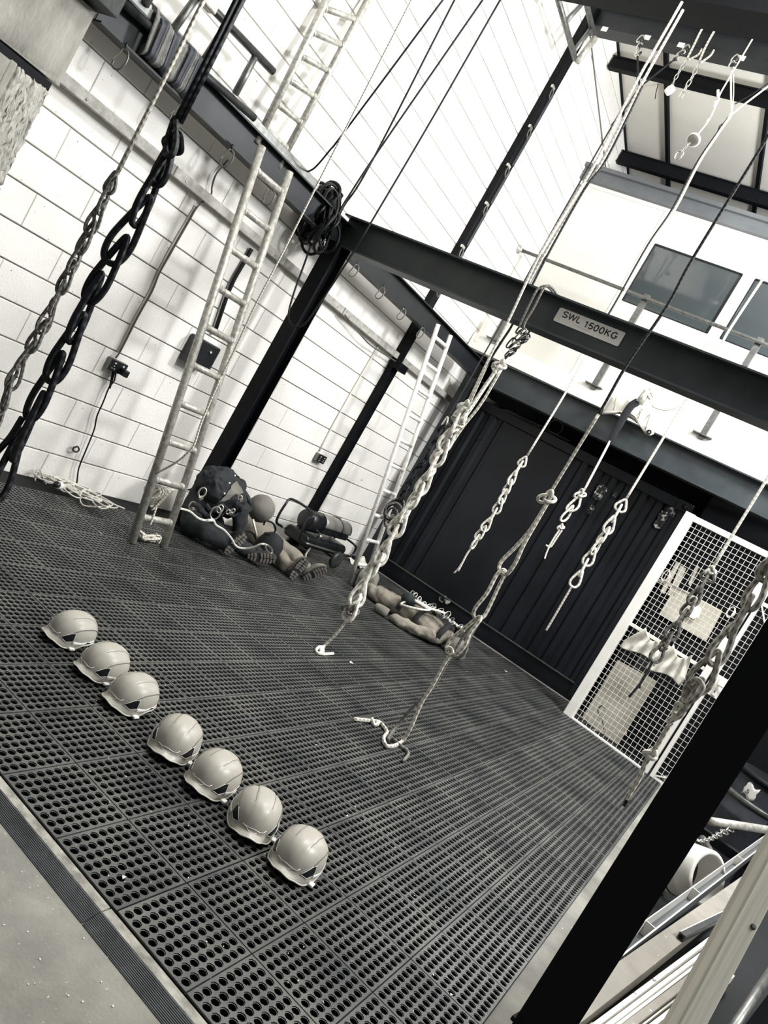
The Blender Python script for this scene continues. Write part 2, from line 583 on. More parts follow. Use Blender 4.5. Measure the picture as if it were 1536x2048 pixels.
# ---- stone pier at the top left, three chiselled blocks
pier = thing('stone_pier', (-4.6, 2.0, 0), 'grey chiselled stone pier of stacked blocks against the white block wall', 'pier')
def stone(name, y0, y1, z0, z1, m, x1=-4.5, n=10, amp=0.006):
    def fr(u, v):
        y = y0 + (y1 - y0) * u
        z = z0 + (z1 - z0) * v
        e = min(u, 1 - u, v, 1 - v)
        d = 0.0 if e > 0.03 else -0.02
        j = rnd.uniform(-amp, amp)
        return Vector((x1 + d + j, y + (rnd.uniform(-amp, amp) if 0 < u < 1 else rnd.uniform(-amp, 0)), z + rnd.uniform(-amp, amp) * (0 < v < 1)))
    mb = MB()
    mb.patch(fr, n, n, True)
    mb.box(((WX + 0.006 + x1 - 0.02) / 2, (y0 + y1) / 2, (z0 + z1) / 2), (x1 - 0.026 - WX, y1 - y0 - 0.004, z1 - z0 - 0.004))
    return mb.build(name, M[m], pier)
stone('block', 1.3, 2.69, 2.375, 2.83, 'stone')
MB().box((-4.60, 2.0, 2.34), (0.16, 1.3, 0.05)).build('bed_joint', M['black'], pier)
stone('block', 1.3, 2.40, 1.66, 2.32, 'stone', x1=-4.495)
rgh = stone('rough_face', 2.44, 2.655, 1.72, 2.325, 'stone_rough', x1=-4.505, n=26, amp=0.008)
MB().box((-4.60, 2.42, 2.0), (0.175, 0.045, 0.66)).build('margin', M['stone'], pier, bevel=0.01)
MB().box((-4.60, 2.53, 1.69), (0.18, 0.26, 0.05)).build('margin', M['stone'], pier, bevel=0.01)
stone('block', 1.3, 2.65, 0.9, 1.645, 'stone', x1=-4.52)
stone('block', 1.3, 2.66, 0.0, 0.89, 'stone', x1=-4.51)
# oak packing blocks on the pier, under the beam end
pk = MB().box((-4.50, 2.62, 2.995), (0.26, 0.20, 0.30)).build('packing_block', M['wood_dark'], None, bevel=0.008, label='dark oak packing block with end grain beside the beam end on the stone pier', cat='wood block')
pk2 = MB().box((-4.52, 2.38, 2.945), (0.26, 0.22, 0.2)).build('packing_block', M['wood_dark'], None, bevel=0.008, label='dark oak packing block farther left, cut by the top edge of the view', cat='wood block')

# ---- gantry frame: left beam, lifting beam, rear beam and their columns
HB = 2.8
L0, L1 = Vector((-4.49, 2.72, HB)), Vector((-4.305, 8.24, HB))          # room-side lower flange edge
d = (L1 - L0).normalized()
sd = Vector((-d.y, d.x, 0))                                             # towards the wall
off = sd * 0.065 + Vector((0, 0, 0.11))
lb = thing('side_beam', L0 + off, 'black steel side beam running along the left wall with snap hooks along its underside', 'beam')
MB().sweep(L0 + off, L1 + d * 0.52 + off, ibeam(0.13, 0.22, 0.012, 0.009)).build('girder', M['steel'], lb)
lb2 = MB().bar(L0 + sd * 0.03 + Vector((0, 0, 0.245)), L0 + d * 2.1 + sd * 0.03 + Vector((0, 0, 0.245)), 0.05, 0.05).build('channel', M['tube_mid'], lb)
S0, S1 = Vector((-4.33, 5.305, HB)), Vector((-0.35, 5.07, HB))
e = (S1 - S0).normalized()
fd = Vector((-e.y, e.x, 0))                                             # away from the camera
swl = thing('lifting_beam', S0 + e * 2, 'heavy grey-black lifting beam carrying the white load limit plate', 'beam')
MB().sweep(S0 + fd * 0.08 + Vector((0, 0, 0.14)) - e * 0.14, S1 + e * 1.2 + fd * 0.08 + Vector((0, 0, 0.14)), ibeam(0.16, 0.28, 0.014, 0.010)).build('girder', M['steel_grey'], swl)
R0, R1 = Vector((-4.25, 8.91, HB)), Vector((1.6, 8.507, HB))
g = (R1 - R0).normalized()
gd = Vector((-g.y, g.x, 0))
rb = MB().sweep(R0 + gd * 0.08 + Vector((0, 0, 0.165)), R1 + gd * 0.08 + Vector((0, 0, 0.165)), ibeam(0.16, 0.33, 0.016, 0.011)).build('rear_beam', M['steel_grey'], None, label='grey-black steel beam under the office floor edge, above the dark container', cat='beam')

def column(name, x, y, h, label, m='steel', w=0.15, rot=-0.05, parts=True):
    t = thing(name, (x, y, 0), label, 'column')
    R = rotz(rot)
    def P(a, b, z):
        return Vector((x, y, 0)) + R @ Vector((a, b, z))
    mb = MB()
    s = ibeam(w, w, 0.010, 0.008)
    mb.sweep(P(0, 0, 0.01), P(0, 0, h), s, up=R @ Vector((0, 1, 0)))
    mb.build('shaft', M[m], t)
    bp = MB().box((x, y, 0.008), (w * 1.5, w * 1.5, 0.016), R).build('base_plate', M[m], t, bevel=0.003)
    for i in (-1, 1):
        for j in (-1, 1):
            p = P(i * w * 0.6, j * w * 0.6, 0.016)
            MB().lathe([(0.016, 0), (0.016, 0.012), (0.008, 0.014), (0.008, 0.03), (0, 0.03)], p, None, 6, False).build('bolt', M['tube_mid'], bp)
    return t
column('gantry_column', -4.33, 5.28, HB, 'black gantry column at the rope bundle, foot hidden behind the seated dummy', 'black', 0.15)
column('rear_column', -4.42, 8.98, HB, 'black corner column between white block wall and container', 'steel', 0.16)
column('near_column', 0.0385, 2.06, 3.4, 'broad black steel column close to the camera at the right', 'black', 0.120, rot=0.0)

# load plate on the lifting beam
pl = at_y(1110, 655, 5.1)
def on_swl(u, v, dy=0.0):
    """point on the lifting beam's web face seen at u, v"""
    n = fd
    p0 = S0 + fd * (0.0745 + dy)
    r = ray(u, v)
    return EYE + r * ((p0 - EYE).dot(n) / r.dot(n))
c0, c1 = on_swl(1105, 643), on_swl(1247, 690)
c2, c3 = on_swl(1250, 662), on_swl(1117, 612)
xa = (c0 - S0).dot(e)
xb = (on_swl(1243, 682) - S0).dot(e)
zt = (on_swl(1117, 616).z + on_swl(1249, 662).z) / 2
zb = (on_swl(1106, 645).z + on_swl(1237, 690).z) / 2
def web(a, z, dy):
    p = S0 + e * a + fd * (0.074 - dy)
    return Vector((p.x, p.y, z))
sign = thing('load_plate', web((xa + xb) / 2, zb, 0.003), 'white plate with black lettering SWL 1500KG on the lifting beam', 'sign')
def rrect(a0, a1, z0, z1, r=0.012):
    pts = []
    for cx, cz, s in ((a1 - r, z1 - r, 0), (a0 + r, z1 - r, 1), (a0 + r, z0 + r, 2), (a1 - r, z0 + r, 3)):
        for i in range(5):
            t = (s + i / 4) * PI / 2
            pts.append((cx + r * math.cos(t), cz + r * math.sin(t)))
    return pts
MB().plate([web(a, z, 0.001) for a, z in rrect(xa, xb, zb, zt)], -fd, 0.004).build('plate', M['white'], sign)
def text_mesh(body, size, name, m, parent, origin, ux, uy, width=None, depth=0.001, align='LEFT', bold=0.0):
    cu = bpy.data.curves.new(name, 'FONT')
    cu.body = body
    cu.size = size
    cu.align_x = align
    cu.extrude = depth
    cu.offset = bold
    to = bpy.data.objects.new(name, cu)
    COL.objects.link(to)
    bpy.context.view_layer.update()
    me = bpy.data.meshes.new_from_object(to.evaluated_get(bpy.context.evaluated_depsgraph_get()))
    bpy.data.objects.remove(to)
    xs = [v.co.x for v in me.vertices]
    k = (width / (max(xs) - min(xs))) if width else 1.0
    x0 = min(xs)
    uz = Vector(ux).cross(Vector(uy)).normalized()
    o = root_loc(parent)
    for v in me.vertices:
        c = v.co.copy()
        v.co = Vector(origin) + Vector(ux) * ((c.x - x0) * k) + Vector(uy) * c.y + uz * c.z - o
    me.materials.append(M[m])
    ob = bpy.data.objects.new(name, me)
    COL.objects.link(ob)
    ob.parent = parent
    return ob
ht = zt - zb
wd = xb - xa
# block lettering drawn as flat strokes (unit cell 1 high)
def arc(cx, cy, rx, ry, a0, a1, n=14):
    return [(cx + rx * math.cos(math.radians(a0 + (a1 - a0) * i / n)), cy + ry * math.sin(math.radians(a0 + (a1 - a0) * i / n))) for i in range(n + 1)]
GLYPH = {'S': (0.68, [arc(0.34, 0.735, 0.27, 0.215, 20, 250, 16) + arc(0.34, 0.265, 0.28, 0.22, 90, -160, 18)]),
         'W': (1.0, [[(0.02, 0.96), (0.26, 0.04), (0.5, 0.93), (0.74, 0.04), (0.98, 0.96)]]),
         'L': (0.58, [[(0.08, 1.0), (0.08, 0.05), (0.55, 0.05)]]),
         '1': (0.46, [[(0.08, 0.74), (0.30, 0.95), (0.30, 0.0)]]),
         '5': (0.62, [[(0.54, 0.95), (0.15, 0.95), (0.10, 0.50)] + arc(0.31, 0.315, 0.25, 0.265, 130, -150, 18)]),
         '0': (0.64, [arc(0.31, 0.5, 0.25, 0.45, 0, 360, 28)]),
         'K': (0.72, [[(0.08, 0.0), (0.08, 1.0)], [(0.62, 0.98), (0.10, 0.42)], [(0.26, 0.58), (0.66, 0.02)]]),
         'G': (0.80, [arc(0.40, 0.5, 0.34, 0.45, 40, 330, 24) + [(0.72, 0.44), (0.44, 0.44)]])}
def stroke_text(body, place, h, w_total, par, sw=0.19):
    tot = sum(GLYPH[c][0] + 0.12 for c in body) - 0.12
    kx = w_total / (tot * h)
    x = 0.0
    for c in body:
        mb = MB()
        for path in GLYPH[c][1]:
            P = [Vector(((x + px) * h * kx, py * h, 0)) for px, py in path]
            for i in range(len(P) - 1):
                d_ = (P[i + 1] - P[i])
                L_ = d_.length
                if L_ < 1e-7:
                    continue
                d_ = d_ / L_
                n_ = Vector((-d_.y, d_.x, 0)) * (sw * h / 2)
                e_ = d_ * (sw * h * 0.22 if 0 < i < len(P) - 2 else 0)
                q = [P[i] + n_ - e_, P[i] - n_ - e_, P[i + 1] - n_ + e_, P[i + 1] + n_ + e_]
                mb.add([place(v.x, v.y, 0.0) for v in q] + [place(v.x, v.y, 0.0008) for v in q], [(4, 5, 6, 7), (0, 3, 2, 1), (0, 1, 5, 4), (1, 2, 6, 5), (2, 3, 7, 6), (3, 0, 4, 7)])
        mb.build('letter', M['black_plastic'], par)
        x += GLYPH[c][0] + 0.12
stroke_text('SWL', lambda x, y, o: web(xa + wd * 0.085 + x, zb + ht * 0.44 + y, 0.0053 + o), ht * 0.43, wd * 0.285, sign)
stroke_text('1500KG', lambda x, y, o: web(xa + wd * 0.43 + x, zb + ht * 0.36 + y, 0.0053 + o), ht * 0.43, wd * 0.495, sign)
wv = [web(xa + wd * (0.30 + 0.24 * i / 24), zb + ht * (0.22 + 0.035 * math.sin(i * 2.1)), 0.0055) for i in range(25)]
MB().tube(wv, 0.0007, 4).build('faint_script', M['ledge'], sign)

# ---- office over the container: facade panels, windows, fascia, toe board, handrail
OY = 9.42
off_ = struct(MB().box((-1.6, OY + 0.12, 4.55), (6.24, 0.2, 2.5)), 'wall_office', M['panel'])
def op(u, v):
    return at_y(u, v, OY)
ftop = op(1175, 335).z
fbot = op(1300, 404).z
fa = MB().box((-1.59, OY - 0.03, (5.80 + 6.0) / 2), (6.26, 0.14, 0.21)).build('fascia', M['fascia'], off_, bevel=0.004)
MB().box((-1.6, OY + 0.5, 5.97), (6.24, 1.3, 0.05)).build('roof_deck', M['fascia'], off_)
W0, W1 = op(1310.5, 490), op(1412, 666)
w1x0, w1x1, wz0, wz1 = W0.x, op(1486, 548.7).x, (op(1240, 599.5).z + op(1412, 666).z) / 2, (W0.z + op(1486, 548.7).z) / 2
gap = 0.16
wins = [(w1x0, w1x1), (w1x1 + gap, w1x1 + gap + (w1x1 - w1x0)), (w1x1 + 2 * gap + (w1x1 - w1x0), w1x1 + 2 * gap + 2 * (w1x1 - w1x0))]
# facade panels (proud of the backing, thin gaps)
px_ = [-4.70, wins[0][0] - gap / 2, wins[0][1] + gap / 2, wins[1][1] + gap / 2, wins[2][1] + gap / 2, 1.5]
for i in range(5):
    a, b = px_[i] + 0.012, px_[i + 1] - 0.012
    z0, z1 = 3.36, 5.76
    mb = MB()
    if i in (1, 2, 3):
        wa, wb = wins[i - 1]
        mb.box(((a + b) / 2, OY, (z0 + wz0) / 2), (b - a, 0.03, wz0 - z0))
        mb.box(((a + b) / 2, OY, (z1 + wz1) / 2), (b - a, 0.03, z1 - wz1))
        mb.box(((a + wa) / 2, OY, (wz0 + wz1) / 2), (wa - a, 0.03, wz1 - wz0))
        mb.box(((b + wb) / 2, OY, (wz0 + wz1) / 2), (b - wb, 0.03, wz1 - wz0))
    else:
        mb.box(((a + b) / 2, OY, (z0 + z1) / 2), (b - a, 0.03, z1 - z0))
    mb.build('panel', M['panel'], off_)
    MB().box((px_[i + 1], OY - 0.012, (z0 + z1) / 2), (0.05, 0.02, z1 - z0)).build('joint_strip', M['panel_edge'], off_)
MB().box((-1.6, OY - 0.02, 5.775), (6.24, 0.03, 0.045)).build('head_strip', M['panel_edge'], off_)
for i, (a, b) in enumerate(wins):
    wd_ = struct(MB().add([(a, OY + 0.005, wz0), (b, OY + 0.005, wz0), (b, OY + 0.005, wz1), (a, OY + 0.005, wz1),
                           (a, OY + 0.02, wz0), (b, OY + 0.02, wz0), (b, OY + 0.02, wz1), (a, OY + 0.02, wz1)],
                          [(0, 1, 2, 3), (7, 6, 5, 4), (0, 4, 5, 1), (1, 5, 6, 2), (2, 6, 7, 3), (3, 7, 4, 0)]), 'window_%d' % (i + 1), M['glass'])
    fr = MB()
    for (p, q, s1, s2) in (((a + b) / 2, wz1, b - a, 0.016), ((a + b) / 2, wz0, b - a, 0.016)):
        fr.box((p, OY - 0.004, q), (s1, 0.028, s2))
    for p in (a, b):
        fr.box((p, OY - 0.004, (wz0 + wz1) / 2), (0.016, 0.028, wz1 - wz0))
    fr.build('gasket', M['black_plastic'], wd_)
# walkway slab with white edge board
GY = 8.95
struct(MB().box((-1.6, (GY + OY) / 2 + 0.02, 3.20), (6.24, OY - GY, 0.12)), 'trim_2', M['panel'])
tb = struct(MB().box((-1.6, GY - 0.035, 3.24), (6.2, 0.03, 0.2)), 'trim_4', M['panel_edge'], bevel=0.003)
struct(MB().box((-4.62, GY - 0.03, 3.38), (0.05, 0.05, 0.3)), 'trim_5', M['wood'])
HY = 8.85
hr = thing('handrail', (-3, HY, 3.3), 'grey tube handrail with flat posts along the office walkway', 'handrail')
h0, h1 = at_y(1012, 491, HY), at_y(1536, 688, HY)
hd = (h1 - h0) / (h1.x - h0.x)
h0 = h0 + hd * (WX - h0.x)
zr = (h0.z + h1.z) / 2
MB().tube([(WX, HY, zr), (1.5, HY, zr)], 0.022, 12).build('rail', M['tube_mid'], hr)
MB().lathe([(0.055, 0), (0.055, 0.012), (0.032, 0.016), (0.032, 0.06), (0.0, 0.06)], (WX + 0.001, HY, zr), Matrix.Rotation(PI / 2, 3, 'Y'), 16).build('wall_flange', M['galv'], hr)
for x in (-4.40, -2.96, -1.60, -0.22):
    mb = MB()
    mb.box((x, HY + 0.035, (3.3 + zr + 0.06) / 2), (0.065, 0.012, zr + 0.06 - 3.3))
    mb.box((x + 0.03, HY + 0.055, (3.3 + zr + 0.06) / 2), (0.008, 0.05, zr + 0.06 - 3.3))
    ps = mb.build('post', M['tube_mid'], hr)
    MB().box((x, HY + 0.05, 3.345), (0.22, 0.10, 0.012)).build('foot_plate', M['tube_mid'], ps)

# ---- container
CY = 9.32
CX0, CX1, CZ = -4.62, -1.34, 2.66
cont = thing('shipping_container', ((CX0 + CX1) / 2, CY + 1.2, 0), 'dark corrugated shipping container against the back under the office', 'container')
MB().box(((CX0 + CX1) / 2, CY + 1.25, CZ / 2), (CX1 - CX0 - 0.02, 2.3, CZ - 0.02)).build('body', M['container'], cont)
MB().box(((CX0 + CX1) / 2, CY + 0.02, CZ - 0.06), (CX1 - CX0, 0.10, 0.12)).build('top_rail', M['container'], cont, bevel=0.006)
MB().box(((CX0 + CX1) / 2, CY + 0.04, 0.12), (CX1 - CX0, 0.06, 0.16)).build('bottom_rail', M['container'], cont, bevel=0.006)
MB().bar((CX0 + 0.3, CY - 0.012, 0.205), (CX1, CY - 0.012, 0.205), 0.012, 0.014).build('sill_edge', M['tube_mid'], cont)
MB().box(((CX0 + CX1) / 2, CY - 0.02, 0.03), (CX1 - CX0, 0.05, 0.05)).build('skid', M['black'], cont)
for x in (CX0 + 0.06, CX1 - 0.05):
    MB().box((x, CY + 0.02, CZ / 2), (0.12, 0.12, CZ)).build('corner_post', M['container'], cont, bevel=0.008)
for x in (CX0 + 0.09, CX1 - 0.08):
    for z in (CZ - 0.06,):
        cc = MB().box((x, CY - 0.015, z), (0.17, 0.10, 0.125)).build('corner_casting', M['container'], cont, bevel=0.01)
        MB().lathe([(0.035, 0), (0.035, 0.004), (0, 0.004)], (x, CY - 0.064, z), Matrix.Rotation(PI / 2, 3, 'X'), 14).build('casting_hole', M['black'], cc)
MB().box((CX0 + 0.02, CY - 0.075, CZ - 0.035), (0.09, 0.01, 0.09)).build('white_tag', M['white'], cont)
# corrugated face; the flat sheet at the left is a closed door panel
def corr(x0, x1, name, pitch=0.2, depth=0.036):
    mb = MB()
    xs = []
    x = x0
    while x < x1 - 0.01:
        for dx, dyy in ((0, 0), (0.068, 0), (0.1, depth), (0.168, depth)):
            if x + dx < x1:
                xs.append((x + dx, dyy))
        x += pitch
    xs.append((x1, 0))
    V = [(a, CY - 0.005 + b, 0.2) for a, b in xs] + [(a, CY - 0.005 + b, CZ - 0.12) for a, b in xs]
    n = len(xs)
    mb.add(V, [(i, i + 1, n + i + 1, n + i) for i in range(n - 1)])
    return mb.build(name, M['container'], cont)
corr(CX0 + 0.12, -3.86, 'corrugated_sheet')
MB().box((-3.39, CY + 0.004, CZ / 2 + 0.04), (0.94, 0.02, CZ - 0.33)).build('flat_panel', M['container'], cont, bevel=0.004)
corr(-2.92, CX1 - 0.1, 'corrugated_sheet')
# dents and scuffs: torn bright patches of bare metal, slightly raised
sc_m = mat('bare_scuffed_metal', '#0c0d12', '#c0bdb5', rough=0.4, scale=20, lo=0.53, hi=0.60, bump=0.6, bscale=40)
def scuff(u, v, w_, h_):
    p = at_y(u, v, CY - 0.008)
    mb = MB()
    nx, nz = 7, 9
    def fn(a, b):
        k = 1.0 - 0.5 * abs(a - 0.5) * (1 if rnd.random() > 0.5 else 0.4)
        return Vector((p.x + (a - 0.5) * w_ + rnd.uniform(-0.008, 0.008), p.y + 0.035 * (1 - abs(2 * a - 1)) * 0 - rnd.uniform(0, 0.012), p.z + (b - 0.5) * h_ * k))
    mb.patch(fn, nx, nz)
    return mb.build('scuff', sc_m, cont)
for a in ((1200, 985, 0.12, 0.2), (1182, 1020, 0.07, 0.12), (1322, 1040, 0.1, 0.22), (1345, 1020, 0.1, 0.16), (1230, 990, 0.05, 0.08), (960, 880, 0.05, 0.05), (890, 1200, 0.16, 0.10), (1150, 995, 0.1, 0.02)):
    scuff(*a)
# pole, tubes and cables lying on the container roof
for i, (u, v, r) in enumerate(((976, 804, 0.03), (992, 815, 0.026), (1090, 852, 0.03))):
    p = at_y(u, v, CY + 0.05)
    mb = MB()
    mb.tube([(p.x, CY + 0.0, CZ + r + 0.002), (p.x + 0.1, CY + 0.35, CZ + r + 0.002)], r, 14, cap=False)
    mb.tube([(p.x, CY + 0.0, CZ + r + 0.002), (p.x, CY + 0.004, CZ + r + 0.002)], r * 1.02, 14, cap=False)
    mb.build('roof_tube', M['galv' if i == 0 else 'tube_dark'], None, solid=0.004, label=['bright ended tube lying on the container roof, leftmost', 'dark tube lying on the container roof, second from the left', 'dark tube on the container roof near the coiled cable'][i], cat='tube')
cb = MB()
for k in range(3):
    a = at_y(1000 + 4 * k, 824 + 2 * k, CY + 0.02)
    pts = [(a.x + t * 0.95, CY + 0.04 + 0.02 * k, CZ + 0.012 + 0.012 * k + 0.02 * abs(math.sin(t * 5 + k)) * t) for t in [i / 10 for i in range(11)]]
    cb.tube(catmull(pts, 3), 0.007, 6)
cc = at_y(1112, 858, CY + 0.1)
ring = [(cc.x + 0.09 * math.cos(t), CY + 0.06 + 0.02 * math.sin(2 * t), CZ + 0.105 + 0.095 * math.sin(t)) for t in [2 * PI * i / 20 for i in range(20)]]
cb.tube(ring, 0.006, 6, True)
cb.build('loose_cable', M['cable_grey'], None, label='loose grey cable run along the container roof with one standing loop', cat='cable')

# ---- the hall's other sides, out of view, and the dark store behind the mesh gate
struct(MB().box((6.0, 4.5, 3.5), (0.2, 16, 7.6)), 'wall_right', M['fascia'])
struct(MB().box((0.6, -3.1, 3.5), (14, 0.2, 9.0)), 'wall_front', M['fascia'])
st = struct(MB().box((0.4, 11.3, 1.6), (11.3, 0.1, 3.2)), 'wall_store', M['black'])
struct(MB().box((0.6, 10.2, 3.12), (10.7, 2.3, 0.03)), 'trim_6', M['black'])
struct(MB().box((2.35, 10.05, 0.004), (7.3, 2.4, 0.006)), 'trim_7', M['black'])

struct(MB().box((-2.95, 9.80, 2.90), (3.5, 0.03, 0.46)), 'trim_gap_board', M['black'])  # added black board, hides the lit gap behind the container top
# =====================================================================
# RUBBER MATTING: 3 x 3 panel tiles, every panel 8 x 8 ringed holes
# =====================================================================
PX, PY, MZ = 0.308, 0.303, 0.019
MX1, MY0 = -0.103, 1.807
mats = thing('rubber_matting', (-2.4, 5.5, 0), 'black ring-hole rubber matting of interlocking square tiles covering the training floor', 'mat')

def mat_tile(nx, ny, holes=8, seg=8):
    """one tile, x from -nx*PX to 0 and y from 0 to ny*PY; top at MZ"""
    V, F, MI = [], [], []
    def quad(a, b, c, d_, mi=0):
        F.append((a, b, c, d_))
        MI.append(mi)
    g = 0.0024                         # half groove between panels
    for i in range(nx):
        for j in range(ny):
            x0 = -(i + 1) * PX + g
            y0 = j * PY + g
            wx_, wy_ = PX - 2 * g, PY - 2 * g
            m = 0.0055                  # plain margin
            cx, cy = (wx_ - 2 * m) / holes, (wy_ - 2 * m) / holes
            r = 0.0141
            # margin ring
            b = len(V)
            V += [(x0, y0, MZ), (x0 + wx_, y0, MZ), (x0 + wx_, y0 + wy_, MZ), (x0, y0 + wy_, MZ),
                  (x0 + m, y0 + m, MZ), (x0 + wx_ - m, y0 + m, MZ), (x0 + wx_ - m, y0 + wy_ - m, MZ), (x0 + m, y0 + wy_ - m, MZ),
                  (x0, y0, MZ - 0.006), (x0 + wx_, y0, MZ - 0.006), (x0 + wx_, y0 + wy_, MZ - 0.006), (x0, y0 + wy_, MZ - 0.006)]
            for k in range(4):
                k2 = (k + 1) % 4
                quad(b + k, b + k2, b + 4 + k2, b + 4 + k)
                quad(b + 8 + k, b + 8 + k2, b + k2, b + k)
            for p in range(holes):
                for q in range(holes):
                    ax, ay = x0 + m + p * cx, y0 + m + q * cy
                    mx_, my_ = ax + cx / 2, ay + cy / 2
                    b = len(V)
                    for k in range(seg):       # cell outline: corners and edge middles
                        a = 2 * PI * k / seg
                        c, s = math.cos(a), math.sin(a)
                        t = max(abs(c), abs(s))
                        V.append((mx_ + c / t * cx / 2, my_ + s / t * cy / 2, MZ))
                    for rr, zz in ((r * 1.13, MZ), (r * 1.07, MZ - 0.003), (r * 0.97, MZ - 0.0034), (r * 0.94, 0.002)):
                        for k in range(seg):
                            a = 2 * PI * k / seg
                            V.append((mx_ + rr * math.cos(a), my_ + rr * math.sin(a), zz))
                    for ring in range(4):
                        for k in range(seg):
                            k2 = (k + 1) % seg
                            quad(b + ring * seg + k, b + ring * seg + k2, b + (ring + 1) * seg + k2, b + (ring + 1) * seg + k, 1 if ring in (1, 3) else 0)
    # groove floor strips and outer skirt
    b = len(V)
    gz = MZ - 0.0055
    for i in range(1, nx):
        b = len(V)
        V += [(-i * PX - g, 0, gz), (-i * PX + g, 0, gz), (-i * PX + g, ny * PY, gz), (-i * PX - g, ny * PY, gz)]
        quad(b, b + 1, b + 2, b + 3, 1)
    for j in range(1, ny):
        b = len(V)
        V += [(-nx * PX, j * PY - g, gz + 0.0002), (0, j * PY - g, gz + 0.0002), (0, j * PY + g, gz + 0.0002), (-nx * PX, j * PY + g, gz + 0.0002)]
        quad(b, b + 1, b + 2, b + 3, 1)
    # joint strip round the tile
    b = len(V)
    X, Y = -nx * PX, ny * PY
    V += [(X, 0, 0.004), (0, 0, 0.004), (0, Y, 0.004), (X, Y, 0.004), (X + g, g, gz), (-g, g, gz), (-g, Y - g, gz), (X + g, Y - g, gz)]
    for k in range(4):
        k2 = (k + 1) % 4
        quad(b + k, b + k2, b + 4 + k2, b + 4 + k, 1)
    me = bpy.data.meshes.new('mat_tile')
    me.from_pydata(V, [], F)
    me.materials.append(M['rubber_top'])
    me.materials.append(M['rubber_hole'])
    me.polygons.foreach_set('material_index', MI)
    me.update()
    return me
MB().box((-2.42, 5.5, 0.001), (4.6, 7.36, 0.0012)).build('hole_shade_sheet', M['black'], mats)  # added black sheet, gives the hole bottoms their shade as colour
tile = {}
def put_tile(nx, ny, x, y):
    if (nx, ny) not in tile:
        tile[(nx, ny)] = mat_tile(nx, ny)
    o = bpy.data.objects.new('mat_tile', tile[(nx, ny)])
    COL.objects.link(o)
    o.parent = mats
    o.location = Vector((x, y, 0.0018 + rnd.uniform(0, 0.0008))) - root_loc(mats)
    o.rotation_euler = (0, 0, rnd.uniform(-0.002, 0.002))
for c in range(5):
    for r_ in range(8):
        x = MX1 - c * 3 * PX - 0.001 * c
        y = MY0 + r_ * 3 * PY + 0.001 * r_
        if c == 4:
            # narrower cut tiles by the wall
            put_tile(2 if y < 6 else 2, 3, x, y)
        elif c <= 0 and r_ == 7:
            put_tile(3, 1, x, y)
        elif r_ == 7:
            put_tile(3, 3, x, y)
        else:
            put_tile(3, 3, x, y)
# bevelled ramp pieces along the front edge
for i in range(5):
    x1 = MX1 - 0.018 - i * 3 * PX
    x0 = x1 - 3 * PX + 0.004
    if i == 0:
        x1 += 0.0
    mb = MB()
    yb, yt = 1.703, 1.797
    z0, z1 = 0.003, 0.021
    n = 11
    prof = [(yb, 0.0), (yb, z0)]
    ym = yb + 0.055
    for k in range(n):
        t0, t1 = k / n, (k + 0.5) / n
        za = z0 + (z1 - z0) * t0
        zb_ = z0 + (z1 - z0) * t1
        prof += [(yb + 0.003 + (ym - yb) * t0, za), (yb + 0.003 + (ym - yb) * t0, za + 0.0022), (yb + 0.003 + (ym - yb) * t1, zb_ + 0.0022), (yb + 0.003 + (ym - yb) * t1, zb_)]
    prof += [(ym + 0.003, z1), (ym + 0.004, 0.0)]
    V = [(x0, y, z) for y, z in prof] + [(x1, y, z) for y, z in prof]
    m = len(prof)
    mb.add(V, [(k, k + 1, m + k + 1, m + k) for k in range(m - 1)] + [tuple(range(m)), tuple(range(m, 2 * m))[::-1]])
    rp = mb.build('ramp_edge', M['ramp'], mats)
    MB().add([(x0, ym + 0.004, 0.001), (x1, ym + 0.004, 0.001), (x1, yt, 0.001), (x0, yt, 0.001),
              (x0, ym + 0.004, z1 + 0.001), (x1, ym + 0.004, z1 + 0.001), (x1, yt, z1 + 0.001), (x0, yt, z1 + 0.001)],
             [(0, 3, 2, 1), (4, 5, 6, 7), (0, 1, 5, 4), (2, 3, 7, 6), (1, 2, 6, 5), (3, 0, 4, 7)]).build('ramp_lip', M['ramp_top'], rp, bevel=0.002, label='scuffed pale lip')
# smooth rubber sheet by the heater

# ---- litter: small paper scraps and chips on the matting and the concrete
chips = [(702, 1325, 0.022, 'paper'), (1012, 1343, 0.03, 'paper'), (933, 1344, 0.014, 'paper'), (247, 1755, 0.010, 'paper'), (201, 1066, 0.014, 'paper'),
         (604, 1636, 0.006, ''), (694, 1632, 0.006, ''), (646, 2005, 0.006, ''), (866, 1950, 0.007, ''), (902, 1990, 0.008, ''), (500, 1560, 0.006, ''),
         (632, 1490, 0.008, ''), (644, 1462, 0.007, ''), (405, 1157, 0.014, '')]
labs = ['white paper scrap on the mats below the lying dummy', 'curled white scrap on the mats near the bottom rail of the container', 'small white scrap left of the container foot', 'tiny white triangle of paper in a mat hole near the ramp edge',
        'white scrap on the mats left of the foot of the near ladder']
k = 0
litter = MB()
for (u, v, s, t) in chips:
    p = at_z(u, v, MZ + 0.003)
    s = min(s, 0.03)
    a = rnd.uniform(0, 6)
    pts = [(p.x + s * math.cos(a), p.y + s * math.sin(a), p.z), (p.x + s * 0.8 * math.cos(a + 2), p.y + s * 0.8 * math.sin(a + 2), p.z + 0.004), (p.x + s * 0.9 * math.cos(a + 4), p.y + s * 0.9 * math.sin(a + 4), p.z)]
    if t:
        MB().plate(pts, (0, 0, 1), 0.0012).build('paper_scrap', M['white'], None, label=labs[k], cat='scrap')
        k += 1
    else:
        litter.plate(pts, (0, 0, 1), 0.0015)
